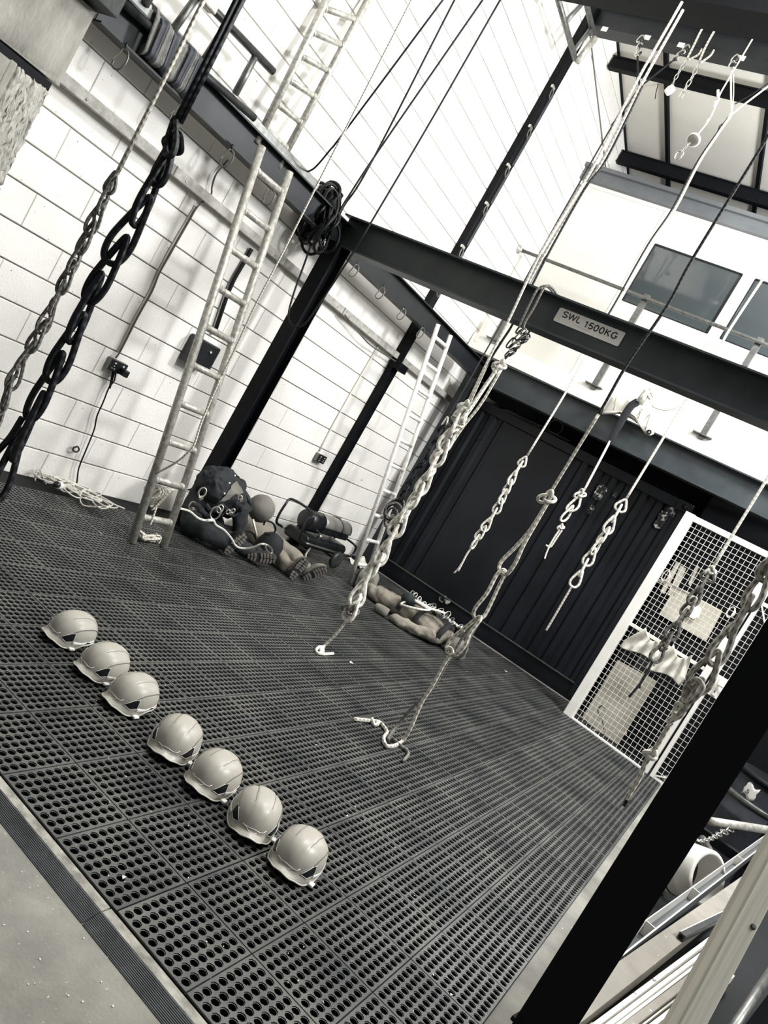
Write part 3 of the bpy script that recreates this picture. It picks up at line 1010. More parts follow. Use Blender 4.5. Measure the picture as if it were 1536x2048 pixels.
for i in range(70):
    u, v = rnd.uniform(-40, 420), rnd.uniform(1640, 2060)
    if (v - 1600) < (u - 5) * 1.21 + 40:
        continue
    p = at_z(u, v, 0.0)
    s = rnd.uniform(0.0012, 0.0045)
    litter.box((p.x, p.y, s * 0.4), (s, s * rnd.uniform(0.5, 1.6), s * 0.8), rotz(rnd.uniform(0, 3)))
for i in range(160):
    u, v = rnd.uniform(100, 1000), rnd.uniform(1300, 2040)
    p = at_z(u, v, MZ)
    if p.y < MY0 + 0.02 or p.x > MX1 - 0.02:
        continue
    s = rnd.uniform(0.0012, 0.004)
    litter.box((p.x, p.y, MZ + 0.002 + s * 0.4), (s, s * rnd.uniform(0.5, 1.6), s * 0.8), rotz(rnd.uniform(0, 3)))
litter.build('grit', M['white'], None, label='pale grit and crumbs scattered over the mats and the concrete', cat='grit', kind='stuff')
# =====================================================================
# HELMETS
# =====================================================================
HA, HBW, HH = 0.113, 0.099, 0.147      # half length, half width, height
def rim_z(t):
    """height of the shell's lower edge, t = angle from the front"""
    t = abs(t)
    pts = [(0, 0.036), (0.45, 0.026), (0.95, 0.010), (1.25, 0.014), (1.7, 0.040), (2.1, 0.046), (2.6, 0.030), (PI, 0.022)]
    for (a, za), (b, zb_) in zip(pts, pts[1:]):
        if t <= b:
            s = (t - a) / (b - a)
            s = s * s * (3 - 2 * s)
            return za + (zb_ - za) * s
    return pts[-1][1]
def shell_pt(t, f, lift=0.0):
    """t: angle round (0 = front, -y), f: 0 at the rim .. 1 crown"""
    at = abs(t)
    zr = rim_z(t)
    fl = max(0.0, 1 - (at / 1.25) ** 2)          # brim strength
    ang = f * PI / 2
    body0 = 0.052 if at < 1.3 else max(zr, 0.03)
    # lower flare below body0, dome above
    nl = 0.16
    if f < nl:
        s = f / nl
        zb_ = max(zr + 0.014, 0.046)
        z = zr + (zb_ - zr) * s
        out = 1.0 + (0.06 * fl + 0.015) * (1 - s) ** 1.5
        ph = 0.0
        ext = (0.017 * fl) * (1 - s) ** 1.2
    else:
        s = (f - nl) / (1 - nl)
        zb_ = max(zr + 0.014, 0.046)
        ph = s * PI / 2
        z = zb_ + (HH - zb_) * math.sin(ph) ** 0.92
        out = 1.0
        ext = 0.0
    c = math.cos(ph) ** 0.80 if ph < PI / 2 - 1e-6 else 0.0
    rb = HA * (1.0 + 0.05 * math.cos(at)) 
    x = math.sin(t) * HBW * c * out
    y = -math.cos(t) * (rb * c * out + ext)
    # raised ridges: centre spine and side shoulder
    if f >= nl:
        xx = abs(x)
        rd = 0.0022 * (1 / (1 + math.exp(-(0.034 - xx) / 0.0012))) * min(1, (1 - c) * 3 + 0.2)
        k = 1 + rd / 0.12
        x, y, z = x * k, y * k, z * k
    if lift:
        n = Vector((x / HBW ** 2, y / HA ** 2, max(z - 0.04, 0) / HH ** 2)).normalized()
        return Vector((x, y, z)) + n * lift
    return Vector((x, y, z))
def helmet_parts(root, straps):
    nt, nf = 72, 30
    mb = MB()
    V = []
    F = []
    for j in range(nf):
        for i in range(nt):
            V.append(shell_pt(-PI + 2 * PI * i / nt, j / nf))
    V.append(Vector((0, 0, HH * 1.016)))
    for j in range(nf - 1):
        for i in range(nt):
            i2 = (i + 1) % nt
            F.append((j * nt + i, j * nt + i2, (j + 1) * nt + i2, (j + 1) * nt + i))
    for i in range(nt):
        F.append(((nf - 1) * nt + i, (nf - 1) * nt + (i + 1) % nt, len(V) - 1))
    def put(mb_, name, m, par, **k):
        # meshes are written in the helmet's own frame (root at the origin)
        return mb_.build(name, m, par, **k)
    sh = put(mb.add(V, F, True), 'shell', M['shell'], root, solid=0.0035)
    rim = [shell_pt(-PI + 2 * PI * i / 96, 0.0) for i in range(96)]
    put(MB().tube(rim, 0.0032, 6, True), 'rim', M['shell_edge'], sh)
    for s in (-1, 1):
        # dark slot plate in front of the ear
        pl_ = []
        for (t, f) in ((0.62, 0.17), (0.95, 0.33), (1.12, 0.36), (1.14, 0.17), (0.9, 0.12)):
            pl_.append((t, f))
        def sp_(a, b, lift):
            # bilinear-ish fan over the outline
            e = len(pl_)
            u = a * e
            i = int(u) % e
            fr = u - int(u)
            t0, f0 = pl_[i]
            t1, f1 = pl_[(i + 1) % e]
            t = t0 + (t1 - t0) * fr
            f = f0 + (f1 - f0) * fr
            tc = sum(p[0] for p in pl_) / e
            fc = sum(p[1] for p in pl_) / e
            return shell_pt(s * (tc + (t - tc) * b), fc + (f - fc) * b, lift)
        mb = MB()
        mb.patch(lambda a, b: sp_(a, b, 0.0022), 20, 4)
        put(mb, 'slot', M['black_plastic'], sh)
        ol = [sp_(i / 20, 1.0, 0.002) for i in range(20)]
        put(MB().tube(ol, 0.0012, 5, True), 'slot_edge', M['strip'], sh)
        # groove sweeping up and back from the slot to the rear
        gr = [shell_pt(s * t, f, 0.0016) for t, f in ((1.0, 0.34), (1.15, 0.42), (1.35, 0.48), (1.6, 0.50), (1.9, 0.49), (2.2, 0.44), (2.5, 0.36), (2.75, 0.24), (2.85, 0.14))]
        put(MB().tube(catmull(gr, 5), 0.0019, 5), 'groove', M['groove'], sh)
        # crown ridge edge
        cr = []
        for i in range(15):
            yy = -0.098 + 0.18 * i / 14
            # find a point on the shell with x = +-0.036 and this y
            t = math.atan2(0.036 / HBW, -yy / HA)
            best = min(((abs(math.hypot(shell_pt(t, f / 60).x - 0.036, shell_pt(t, f / 60).y - yy)), f / 60) for f in range(10, 60)))
            p = shell_pt(t, best[1], 0.0004)
            cr.append(Vector((s * p.x, p.y, p.z)))
        put(MB().tube(catmull(cr[3:], 3), 0.0011, 5), 'ridge', M['groove'], sh)
        # pale strip along the lower edge behind the slot
        mb = MB()
        mb.patch(lambda a, b: shell_pt(s * (1.15 + 1.0 * a), 0.10 + 0.075 * b, 0.0028), 16, 2)
        put(mb, 'side_strip', M['strip'], sh, solid=0.001)
        MB_ = MB().box(shell_pt(s * 1.78, 0.155, 0.0042), (0.004, 0.016, 0.005))
        put(MB_, 'strip_clip', M['black_plastic'], sh)
    # lamp-clip lines and peak bracket on the brow
    fr1 = [shell_pt(t, f, 0.0012) for t, f in ((-0.52, 0.25), (-0.45, 0.205), (-0.25, 0.20), (-0.2, 0.17), (-0.12, 0.135), (0.12, 0.135), (0.2, 0.17), (0.25, 0.20), (0.45, 0.205), (0.52, 0.25))]
    put(MB().tube(fr1[1:4] , 0.0014, 5), 'brow_line', M['strip'], sh)
    put(MB().tube(fr1[6:10], 0.0014, 5), 'brow_line', M['strip'], sh)
    put(MB().tube(fr1[3:7], 0.0014, 5), 'brow_line', M['strip'], sh)
    put(MB().tube([shell_pt(t, 0.205, 0.0010) for t in (-0.25, -0.1, 0.0, 0.1, 0.25)], 0.0011, 5), 'brow_line', M['strip'], sh)
    # head cradle inside and chin strap
    hb = []
    for i in range(40):
        a = 2 * PI * i / 40
        hb.append((math.sin(a) * 0.080, -math.cos(a) * 0.094, 0.036))
    put(MB().tube(hb, 0.011, 6, True, flat=0.3, up0=(0, 0, 1)), 'headband', M['black_plastic'], root)
    st = [(-0.088, -0.02, 0.045), (-0.082, -0.03, 0.012), (-0.05, -0.05, 0.006), (0.0, -0.06, 0.006), (0.06, -0.05, 0.008), (0.09, -0.02, 0.045)]
    put(MB().tube(catmull(st, 5), 0.007, 6, flat=0.35), 'chin_strap', M['webbing'], root)
    if straps:
        put(MB().box((0.102, -0.045, 0.016), (0.02, 0.028, 0.010)), 'buckle', M['strip'], root, bevel=0.003)
hp = thing('helmet', (0, 0, 0), 'x', 'helmet', 'row of white helmets')
helmet_parts(hp, True)
HEL = [(142, 1264, 8), (206, 1329, 4), (264, 1391, 4), (350, 1478, -24), (428, 1549, -6), (508, 1627, -34), (597, 1707, -8)]
# label and extra forward turn per helmet; first entry reuses the built one
HL = ['white helmet farthest left in the row on the mats', 'second white helmet from the left in the row', 'third white helmet from the left, loose strap showing behind it',
      'fourth helmet of the row, turned so that its plain brow faces the camera', 'fifth helmet of the row, pale buckle lying under its brim', 'sixth helmet of the row, brow turned to the camera, buckle at its right side',
      'white helmet at the right end of the row, nearest the camera']
for i, (u, v, a) in enumerate(HEL):
    o = hp if i == 0 else copy_tree(hp)
    p = at_z(u + 12, v - 14, 0.088 + MZ)
    o.location = (p.x, p.y, MZ + 0.001)
    o.rotation_euler = (0, 0, math.radians(-a))
    o['label'] = HL[i]
# =====================================================================
# MESH GATE AND THE STORE BEHIND IT
# =====================================================================
GA, GB = Vector((-1.171, 8.354, 0)), Vector((-0.082, 8.193, 0))
gu = (GB - GA).normalized()
gn = Vector((gu.y, -gu.x, 0))            # towards the camera
gR = Matrix((gu, -gn, Vector((0, 0, 1)))).transposed()
def gp(a, z, o=0.0):
    p = GA + gu * a + gn * o
    return Vector((p.x, p.y, z))
def on_gate(u, v, o=0.0):
    """(distance along, height) on a plane parallel to the gate, o behind it"""
    r = ray(u, v)
    p0 = GA - gn * o
    p = EYE + r * ((p0 - EYE).dot(gn) / r.dot(gn))
    return p
def gbar(mb, a0, a1, z0, z1, t=0.04, o=0.0):
    return mb.box(gp((a0 + a1) / 2, (z0 + z1) / 2, o), (a1 - a0, t, z1 - z0), gR)
def wire_mesh(name, a0, a1, z0, z1, par):
    mb = MB()
    n = max(1, round((a1 - a0) / 0.051))
    m = max(1, round((z1 - z0) / 0.056))
    for i in range(1, n):
        a = a0 + (a1 - a0) * i / n
        gbar(mb, a - 0.0019, a + 0.0019, z0, z1, 0.0038)
    for j in range(1, m):
        z = z0 + (z1 - z0) * j / m
        gbar(mb, a0, a1, z - 0.0019, z + 0.0019, 0.0038, 0.004)
    return mb.build(name, M['white'], par)
fp = thing('wire_screen', gp(0.45, 0), 'white framed wire mesh panel beside the container, two cloths hung on its middle rail', 'screen')
gbar(MB(), -0.07, 0.035, 0.0, 2.47, 0.06).build('post', M['white'], fp, bevel=0.004)
gbar(MB(), 0.035, 0.93, 2.405, 2.465, 0.04).build('top_rail', M['white'], fp, bevel=0.003)
gbar(MB(), 0.035, 0.87, 1.165, 1.20, 0.03).build('middle_rail', M['white'], fp, bevel=0.003)
gbar(MB(), -0.07, 0.87, -0.0, 0.035, 0.05).build('bottom_rail', M['white'], fp, bevel=0.003)
gbar(MB(), 0.865, 0.93, 0.0, 2.465, 0.05).build('post', M['white'], fp, bevel=0.003)
wire_mesh('wire_mesh', 0.035, 0.865, 0.035, 1.165, fp)
wire_mesh('wire_mesh', 0.035, 0.865, 1.20, 2.405, fp)
dg = thing('mesh_gate', gp(1.4, 0), 'white wire mesh gate with lever handle, partly behind the near column', 'gate')
gbar(MB(), 0.955, 0.992, 0.0, 2.45, 0.045).build('stile', M['white'], dg, bevel=0.003)
gbar(MB(), 1.50, 1.54, 0.0, 2.45, 0.045).build('stile', M['white'], dg, bevel=0.003)
for z0, z1 in ((0.0, 0.04), (1.985, 2.02), (2.41, 2.45)):
    gbar(MB(), 0.992, 1.50, z0, z1, 0.035).build('rail', M['white'], dg, bevel=0.003)
wire_mesh('wire_mesh', 0.992, 1.50, 0.04, 0.995, dg)
wire_mesh('wire_mesh', 0.992, 1.50, 1.21, 1.985, dg)
lp = gbar(MB(), 0.97, 1.45, 0.995, 1.21, 0.03, 0.004).build('lock_plate', M['white'], dg, bevel=0.003)
gbar(MB(), 1.035, 1.075, 1.01, 1.185, 0.012, 0.026).build('handle_plate', M['white'], lp, bevel=0.004)
MB().tube(catmull([gp(1.055, 1.13, 0.03), gp(1.055, 1.13, 0.07), gp(1.08, 1.13, 0.078), gp(1.17, 1.128, 0.076)], 5), 0.010, 8).build('lever', M['white'], lp)
gbar(MB(), 1.05, 1.058, 1.04, 1.062, 0.004, 0.033).build('keyhole', M['black'], lp)
MB().bar(gp(1.0, 1.98, 0.01), gp(1.14, 1.80, 0.01), 0.012, 0.03, gn).build('brace', M['white'], dg)
MB().bar(gp(1.0, 0.05, 0.01), gp(1.16, 0.13, 0.01), 0.012, 0.022, gn).build('brace', M['white'], dg)

# cloths hung over the middle rail
def hang_cloth(u0, v0, u1, v1, drop, seed, label):
    r = random.Random(seed)
    a0 = (on_gate(u0, v0) - GA).dot(gu)
    a1 = (on_gate(u1, v1) - GA).dot(gu)
    ph = r.uniform(0, 6)
    c = (a0 + a1) / 2
    mb = MB()
    def fn(s, t):
        flare = 0.55 + 0.45 * min(1, t * 1.4)
        a = c + (s - 0.5) * (a1 - a0) * flare + 0.02 * math.sin(3 * t + ph)
        fold = 0.022 * math.sin(s * 13 + ph + 2.2 * (t - 0.3)) * (0.35 + 0.65 * (1 - abs(t - 0.35))) + 0.012 * math.sin(s * 23 + ph * 2 - 3 * t)
        sag = 0.05 * math.sin(PI * s) * math.exp(-t * 2)
        z = 1.215 - 0.035 * math.sin(PI * s) * (1 - t) * 2 - t * (drop + 0.03 * math.sin(s * 5 + ph))
        return gp(a, z + 0.02 * (1 - t) - sag * 0.3, 0.035 + fold)
    mb.patch(fn, 36, 24)
    return mb.build('cloth', M['cloth'], None, solid=0.003, label=label, cat='cloth')
hang_cloth(1262, 1268, 1335, 1300, 0.26, 3, 'left of the two white cloths draped over the mesh panel rail')
hang_cloth(1320, 1300, 1386, 1335, 0.30, 8, 'right of the two white cloths draped over the mesh panel rail')

# things in the store, on and in front of a black partition
struct(MB().bar(gp(-0.2, 1.5, -0.97), gp(3.2, 1.5, -0.97), 0.05, 3.0), 'wall_partition', M['black'])
def board(name, pts, o, m, label, cat, t=0.018):
    P = [on_gate(u, v, o) for u, v in pts]
    return MB().plate(P, -gn, t).build(name, M[m], None, bevel=0.002, label=label, cat=cat)
M['ply'] = mat('pale_board', '#c9c3b5', '#b5ae9f', rough=0.8, scale=4)
board('board', [(1158, 1444), (1235, 1320), (1312, 1363), (1232, 1496)], 0.40, 'ply', 'large pale board standing low behind the mesh, wire hook in front of it', 'board')
board('board', [(1318, 1228), (1352, 1172), (1445, 1222), (1412, 1282)], 0.9, 'ply', 'wide pale board fixed on the back of the store behind the upper mesh', 'board')
board('paper_sheet', [(1374, 1230), (1390, 1208), (1404, 1217), (1398, 1234), (1386, 1238)], 0.86, 'white', 'white paper sheet pinned on the hung board', 'sheet', 0.002)
board('plank', [(1320, 1184), (1352, 1124), (1360, 1128), (1328, 1188)], 0.90, 'ply', 'upright pale plank leaning in the store, left of a thinner one', 'plank')
board('plank', [(1335, 1190), (1361, 1130), (1372, 1137), (1348, 1193)], 0.90, 'ply', 'second upright pale plank, right of the wider one in the store', 'plank')
board('plank', [(1376, 1168), (1394, 1130), (1398, 1133), (1380, 1172)], 0.90, 'ply', 'thin upright strip right of the two planks in the store', 'plank')
board('shelf_board', [(1310, 1160), (1314, 1156), (1382, 1186), (1378, 1192)], 0.90, 'ply', 'narrow shelf batten across the planks behind the upper mesh', 'shelf')
board('shelf_board', [(1160, 1458), (1164, 1456), (1254, 1463), (1252, 1470)], 0.2, 'ply', 'narrow batten lying at the foot of the large pale board', 'shelf')
p = [on_gate(u, v, 0.30) for u, v in ((1210, 1416), (1204, 1411), (1196, 1419), (1199, 1430), (1205, 1442), (1208, 1462), (1211, 1488))]
MB().tube(catmull(p, 5), 0.008, 6).build('wire_hook', M['tube_mid'], None, label='bent wire hook in front of the large pale board', cat='hook')
for (u, v, r_, lab) in ((1332, 1152, 0.06, 'white coiled cord hanging beside the planks in the store'), (1462, 1225, 0.055, 'white coiled cord right of the hung board in the store')):
    c = on_gate(u, v, 0.87)
    mb = MB()
    for k in range(3):
        mb.tube([c + gu * (r_ * (1 - 0.12 * k) * math.cos(t)) * 0.7 + Vector((0, 0, r_ * (1 + 0.08 * k) * math.sin(t))) + gn * 0.012 * k for t in [2 * PI * i / 18 for i in range(18)]], 0.006, 5, True)
    mb.build('cord_coil', M['cable_white'], None, label=lab, cat='cord')
mb = MB()
for k in range(3):
    mb.box(on_gate(1288 - 9 * k, 1345 - 4 * k, 0.88), (0.06, 0.03, 1.0), gR)
mb.build('grey_slats', M['tube_dark'], None, label='dark grey slats standing behind the cloths in the store', cat='slats')
# =====================================================================
# LADDERS, SOCKETS, BOX, HEATER
# =====================================================================
def ladder(name, f1, f2, t1, t2, n, r, label, m='galv', first=0.12, last=0.95, rr=None):
    f1, f2, t1, t2 = map(Vector, (f1, f2, t1, t2))
    t = thing(name, (f1 + f2) / 2, label, 'ladder')
    MB().tube([f1, f1 + (t1 - f1) * 0.5, t1], r, 14).build('rail', M[m], t)
    MB().tube([f2, f2 + (t2 - f2) * 0.5, t2], r, 14).build('rail', M[m], t)
    for i in range(n):
        s = first + (last - first) * i / (n - 1)
        a, b = f1 + (t1 - f1) * s, f2 + (t2 - f2) * s
        rg = MB().tube([a, b], rr or r * 0.82, 12).build('rung', M[m], t)
        for e, q in ((a, 1), (b, -1)):
            dd = (b - a).normalized() * q
            MB().tube([e + dd * (r * 0.6), e + dd * (r * 1.35)], (rr or r * 0.82) * 1.16, 12).build('weld', M[m], rg)
    return t
ladder('ladder', (-3.765, 4.165, 0.022), (-3.776, 4.505, 0.022), (-4.29, 3.985, 2.905), (-4.285, 4.325, 2.92), 10, 0.030,
       'galvanised ladder leaning on the side beam left of the gantry column', 'galv', 0.068, 0.945)
ladder('ladder', (-3.742, 7.457, 0.022), (-3.745, 7.80, 0.022), (-4.20, 7.15, 2.90), (-4.20, 7.50, 2.915), 10, 0.025,
       'white painted ladder with worn rungs leaning near the container corner', 'alu', 0.075, 0.955)
# upper ladder standing behind the side beam
a0, a1 = at_x(524, 262, -4.52), at_x(568, 312, -4.52)
b0, b1 = at_x(655, -4, -4.66), at_x(738, -4, -4.66)
d0, d1 = (b0 - a0).normalized(), (b1 - a1).normalized()
ladder('ladder', a0 - d0 * 0.1, a1 - d1 * 0.1, b0 + d0 * 0.6, b1 + d1 * 0.6, 9, 0.027, 'upper galvanised ladder rising from behind the side beam out of the top of the view', 'galv', 0.075, 0.95)
# short ladder hanging at the roof, top centre
top = thing('ladder', at_x(1150, 115, -4.35), 'short steel ladder end clamped to the wall column high up near the roof beam', 'ladder')
q1, q2 = at_x(1150, 118, -4.4), at_x(1187, 68, -4.4)
u1, u2 = at_x(1108, -30, -4.4), at_x(1155, -70, -4.4)
for a, b in ((q1, u1), (q2, u2)):
    MB().tube([a, b], 0.030, 12).build('rail', M['tube_mid'], top)
for k in range(3):
    s = 0.10 + 0.42 * k
    MB().tube([q1.lerp(u1, s), q2.lerp(u2, s)], 0.024, 10).build('rung', M['tube_mid'], top)
jb = MB().tube([q1 - Vector((0, 0, 0.02)) + Vector((0.04, 0, 0)), q2 + Vector((0.04, 0, 0)) - Vector((0, 0, 0.04))], 0.034, 12).build('cross_tube', M['galv'], top)
# tube ladder lying on its side along the top of the side beam
tl = thing('tube_rack', (-4.5, 3.9, 3.05), 'dark tube ladder laid on edge along the top of the side beam', 'ladder')
lo0, lo1 = at_x(205, -30, -4.50), at_x(508, 236, -4.46)
up0, up1 = at_x(405, -4, -4.50), at_x(546, 143, -4.48)
up0 = up1 + (up0 - up1) * 2.0
MB().tube([lo0, lo1], 0.028, 12).build('rail', M['tube_dark'], tl)
MB().tube([up0, up1], 0.028, 12).build('rail', M['tube_dark'], tl)
for (a, b) in (((395, -8), (345, 62)), ((452, 50), (404, 128)), ((512, 110), (470, 188)), ((330, -60), (290, 10))):
    MB().tube([at_x(*a, -4.49), at_x(*b, -4.48)], 0.024, 12).build('rung', M['tube_mid'], tl)
p = at_x(415, 4, -4.47)
MB().box(p, (0.08, 0.13, 0.07)).build('clamp', M['galv'], tl, bevel=0.012)

# rubber and felt edge protectors strapped round the side beam
def on_beam(u, v, o=0.0):
    p0 = L0 + sd * (-0.012 - o)
    r = ray(u, v)
    return EYE + r * ((p0 - EYE).dot(sd) / r.dot(sd))
M['felt'] = mat('grey_felt', '#6d6c69', '#8d8b86', rough=0.95, scale=30, bump=0.7, bscale=160)
M['rubber_pad'] = mat('blue_black_pad', '#2a2d34', '#3a3d44', rough=0.6, scale=10)
def pad(cols, label):
    """cols: list of (top-left u,v, bottom-left u,v) along the beam; strips between them alternate felt and rubber"""
    c0 = on_beam(*cols[0][1])
    t = thing('edge_protector', c0, label, 'edge protector')
    for i in range(len(cols) - 1):
        (a, b), (c, d_) = cols[i], cols[i + 1]
        f = i % 2
        P = [on_beam(*a, 0.006 + 0.012 * f), on_beam(*b, 0.006 + 0.012 * f), on_beam(*d_, 0.006 + 0.012 * f), on_beam(*c, 0.006 + 0.012 * f)]
        mb = MB()
        def fn(s, tt):
            e = P[0].lerp(P[1], tt).lerp(P[3].lerp(P[2], tt), s)
            k = max(0.0, 1 - tt / 0.12)
            k2 = max(0.0, (tt - 0.88) / 0.12)
            return e + sd * (0.10 * k * k + 0.10 * k2 * k2) - sd * (0.006 * math.sin(s * 7 + i)) + Vector((0, 0, 0.012 * k))
        mb.patch(fn, 5, 14)
        mb.build('strap' if f else 'felt_strip', M['rubber_pad' if f else 'felt'], t, solid=0.008)
    return t
pad([((318, 12), (283, 112)), ((326, 36), (293, 116)), ((342, 42), (304, 130)), ((352, 58), (322, 142)), ((368, 72), (330, 160)), ((376, 80), (336, 168))], 'left strapped felt and rubber edge protector round the side beam')
pad([((372, 86), (332, 162)), ((384, 90), (344, 172)), ((396, 98), (352, 182)), ((402, 106), (362, 192)), ((412, 118), (372, 204))], 'right strapped edge protector round the side beam, behind the grey rope')

# snap hooks along the underside of the side beam
def karabiner(name, loc, label, s=1.0, rot=0.0, m='tube_mid'):
    t = thing(name, loc, label, 'snap hook', 'snap hooks under the side beam')
    k = []
    for (a, b) in ((0, 0), (0.022, -0.010), (0.034, -0.035), (0.034, -0.075), (0.022, -0.105), (0.0, -0.115), (-0.018, -0.105), (-0.022, -0.08), (-0.012, -0.03), (-0.008, -0.008)):
        k.append(Vector(loc) + rotz(rot) @ Vector((0.0, a * s, b * s)))
    MB().tube(catmull(k[:8], 5), 0.0055 * s, 8).build('body', M[m], t)
    MB().tube([k[7], k[8], k[9], k[0]], 0.0048 * s, 8).build('gate', M['chrome'], t)
    MB().tube([Vector(loc) + Vector((0, 0, 0.03 * s)), Vector(loc) + Vector((0, 0, -0.008))], 0.006 * s, 6).build('hanger', M['black_plastic'], t)
    return t
KL = ['snap hook hanging farthest left under the side beam, nearest the stone pier', 'snap hook under the side beam just left of the thick black rope', 'snap hook under the side beam with a grey cable tied to it', 'snap hook under the side beam seen just behind the near ladder top',
      'snap hook at the foot of the black rope bundle on the gantry column', 'first snap hook to the right of the gantry column under the side beam', 'second snap hook to the right of the gantry column under the side beam', 'third snap hook to the right of the gantry column under the side beam', 'snap hook under the side beam beside the white ladder top']
for i, (u, v) in enumerate(((250, 96), (364, 208), (462, 298), (545, 380), (652, 478), (714, 528), (766, 574), (808, 617), (846, 655))):
    p = on_beam(u, v)
    karabiner('snap_hook', p, KL[i], 1.15 if i < 3 else 1.05, 0.1 * (i % 3) - 0.95)

# sockets on the wall
def socket(y, z, label):
    t = thing('wall_socket', (WX + 0.03, y, z - 0.045), label, 'socket')
    MB().box((WX + 0.028, y, z), (0.05, 0.16, 0.092)).build('box', M['tube_mid'], t, bevel=0.006)
    f = MB().box((WX + 0.056, y, z), (0.012, 0.158, 0.09)).build('faceplate', M['black_plastic'], t, bevel=0.004)
    for dy in (-0.04, 0.04):
        MB().box((WX + 0.0632, y + dy, z + 0.022), (0.004, 0.016, 0.010)).build('switch', M['white'], f)
        for (a, b) in ((0, -0.002), (-0.012, -0.022), (0.012, -0.022)):
            MB().box((WX + 0.0628, y + dy + a, z + b), (0.003, 0.010, 0.006)).build('pin_slot', M['white'], f)
    return t
socket(4.115, 1.035, 'black double wall socket with a plug and hanging cable, left of the ladder')
socket(7.18, 1.03, 'double wall socket low on the white wall between the two columns')
MB().box((WX + 0.095, 4.16, 1.02), (0.06, 0.05, 0.055)).build('plug', M['black_plastic'], None, bevel=0.008, label='black plug pushed into the left wall socket', cat='plug')
def wall_run(name, pts, r, m, label, cat='cable', o=0.012, n=4):
    P = [at_x(u, v, WX + o) for u, v in pts]
    return MB().tube(catmull(P, n), r, 7).build(name, M[m], None, label=label, cat=cat)
wall_run('cable_conduit', [(392, 412), (370, 449), (333, 514), (302, 580), (273, 633), (238, 703)], 0.011, 'cable_white', 'white cable run clipped down the wall to the left socket', 'conduit')
wall_run('cable', [(456, 320), (433, 347), (424, 373), (421, 391), (396, 412), (374, 449), (337, 514), (318, 548), (304, 583), (276, 633), (242, 700), (231, 716)], 0.007, 'cable_grey', 'grey cable from the snap hook down the wall to the left socket', 'cable', 0.03)
wall_run('cable', [(226, 742), (219, 775), (222, 770), (231, 735), (229, 760), (218, 775), (206, 805), (194, 832), (188, 860), (172, 900), (158, 935), (154, 962), (152, 975)], 0.006, 'cable', 'thin black cable hanging from the left socket down to the mats', 'cable', 0.04)
wall_run('cable_conduit', [(758, 690), (742, 717), (682, 821), (638, 903)], 0.009, 'cable_white', 'thin white conduit down the wall to the right socket', 'conduit')
wall_run('cable', [(503, 498), (487, 526), (460, 576), (428, 668)], 0.018, 'cable', 'thick black cable from the wall rail down to the black box', 'cable', 0.03)
wall_run('cable', [(690, 630), (706, 650), (735, 685), (760, 703), (790, 722), (818, 742)], 0.008, 'cable_grey', 'grey cable drooping along the wall rail left of the wall column', 'cable', 0.09)
wall_run('hook_ring', [(149, 893), (146, 900), (152, 904), (158, 900), (155, 893), (150, 895)], 0.007, 'tube_dark', 'small dark ring hook screwed low on the wall by the cable', 'hook', 0.03)
bx = thing('junction_box', (WX + 0.06, 4.785, 1.30), 'black electrical box on the wall behind the near ladder', 'box')
MB().box((WX + 0.065, 4.785, 1.42), (0.12, 0.27, 0.235)).build('case', M['black_plastic'], bx, bevel=0.012)
MB().lathe([(0.014, 0), (0.012, 0.012), (0, 0.012)], (WX + 0.125, 4.82, 1.47), Matrix.Rotation(PI / 2, 3, 'Y'), 12).build('lock', M['chrome'], bx)

# extension lead heaped against the wall
ex = thing('extension_lead', at_z(140, 985, 0.02), 'pale extension lead lying in a tangle on the mats against the white wall', 'cable')
r9 = random.Random(5)
pts = []
for i in range(46):
    t = i / 45
    c = at_z(78 + 120 * t + 10 * math.sin(i), 950 + 66 * t, MZ)
    pts.append(Vector((max(c.x + 0.03 + 0.14 * math.sin(i * 2.1) + r9.uniform(-0.04, 0.04), WX + 0.05), c.y + 0.16 * math.cos(i * 2.1) + r9.uniform(-0.05, 0.05), MZ + 0.012 + 0.05 * abs(math.sin(i * 1.7)))))
MB().tube(catmull(pts, 5), 0.006, 6).build('flex', M['cable_white'], ex)
lo = [at_x(u, v, WX + 0.06) for u, v in ((70, 962), (72, 945), (78, 937), (82, 944), (90, 965), (104, 985))]
MB().tube(catmull(lo, 5), 0.006, 6).build('flex', M['cable_white'], ex)
c = at_z(122, 972, 0.07)
R = Matrix.Rotation(0.5, 3, 'Z') @ Matrix.Rotation(PI / 2 - 0.2, 3, 'X')
cn = MB().lathe([(0.022, -0.08), (0.026, -0.06), (0.026, 0.02), (0.030, 0.03), (0.030, 0.07), (0.0, 0.07)], c, R, 14).build('connector', M['white'], ex)
MB().lathe([(0.024, 0.07), (0.024, 0.10), (0, 0.10)], c, R, 14).build('connector_end', M['black_plastic'], cn)

# ---- paraffin space heater on wheels
HX, HYc = -4.31, 7.34
ht_ = thing('space_heater', (HX, HYc, MZ), 'grey and black torpedo heater on a wheeled tube frame by the wall column', 'heater')
ax = Vector((0.03, 1.0, 0)).normalized()       # nozzle axis, outlet towards -ax
sx = Vector((ax.y, -ax.x, 0))                  # towards the room
R = Matrix((sx, Vector((0, 0, 1)).cross(sx) * 0 + Vector((0, 0, 1)), ax)).transposed()
hc = Vector((HX, HYc, 0.41))
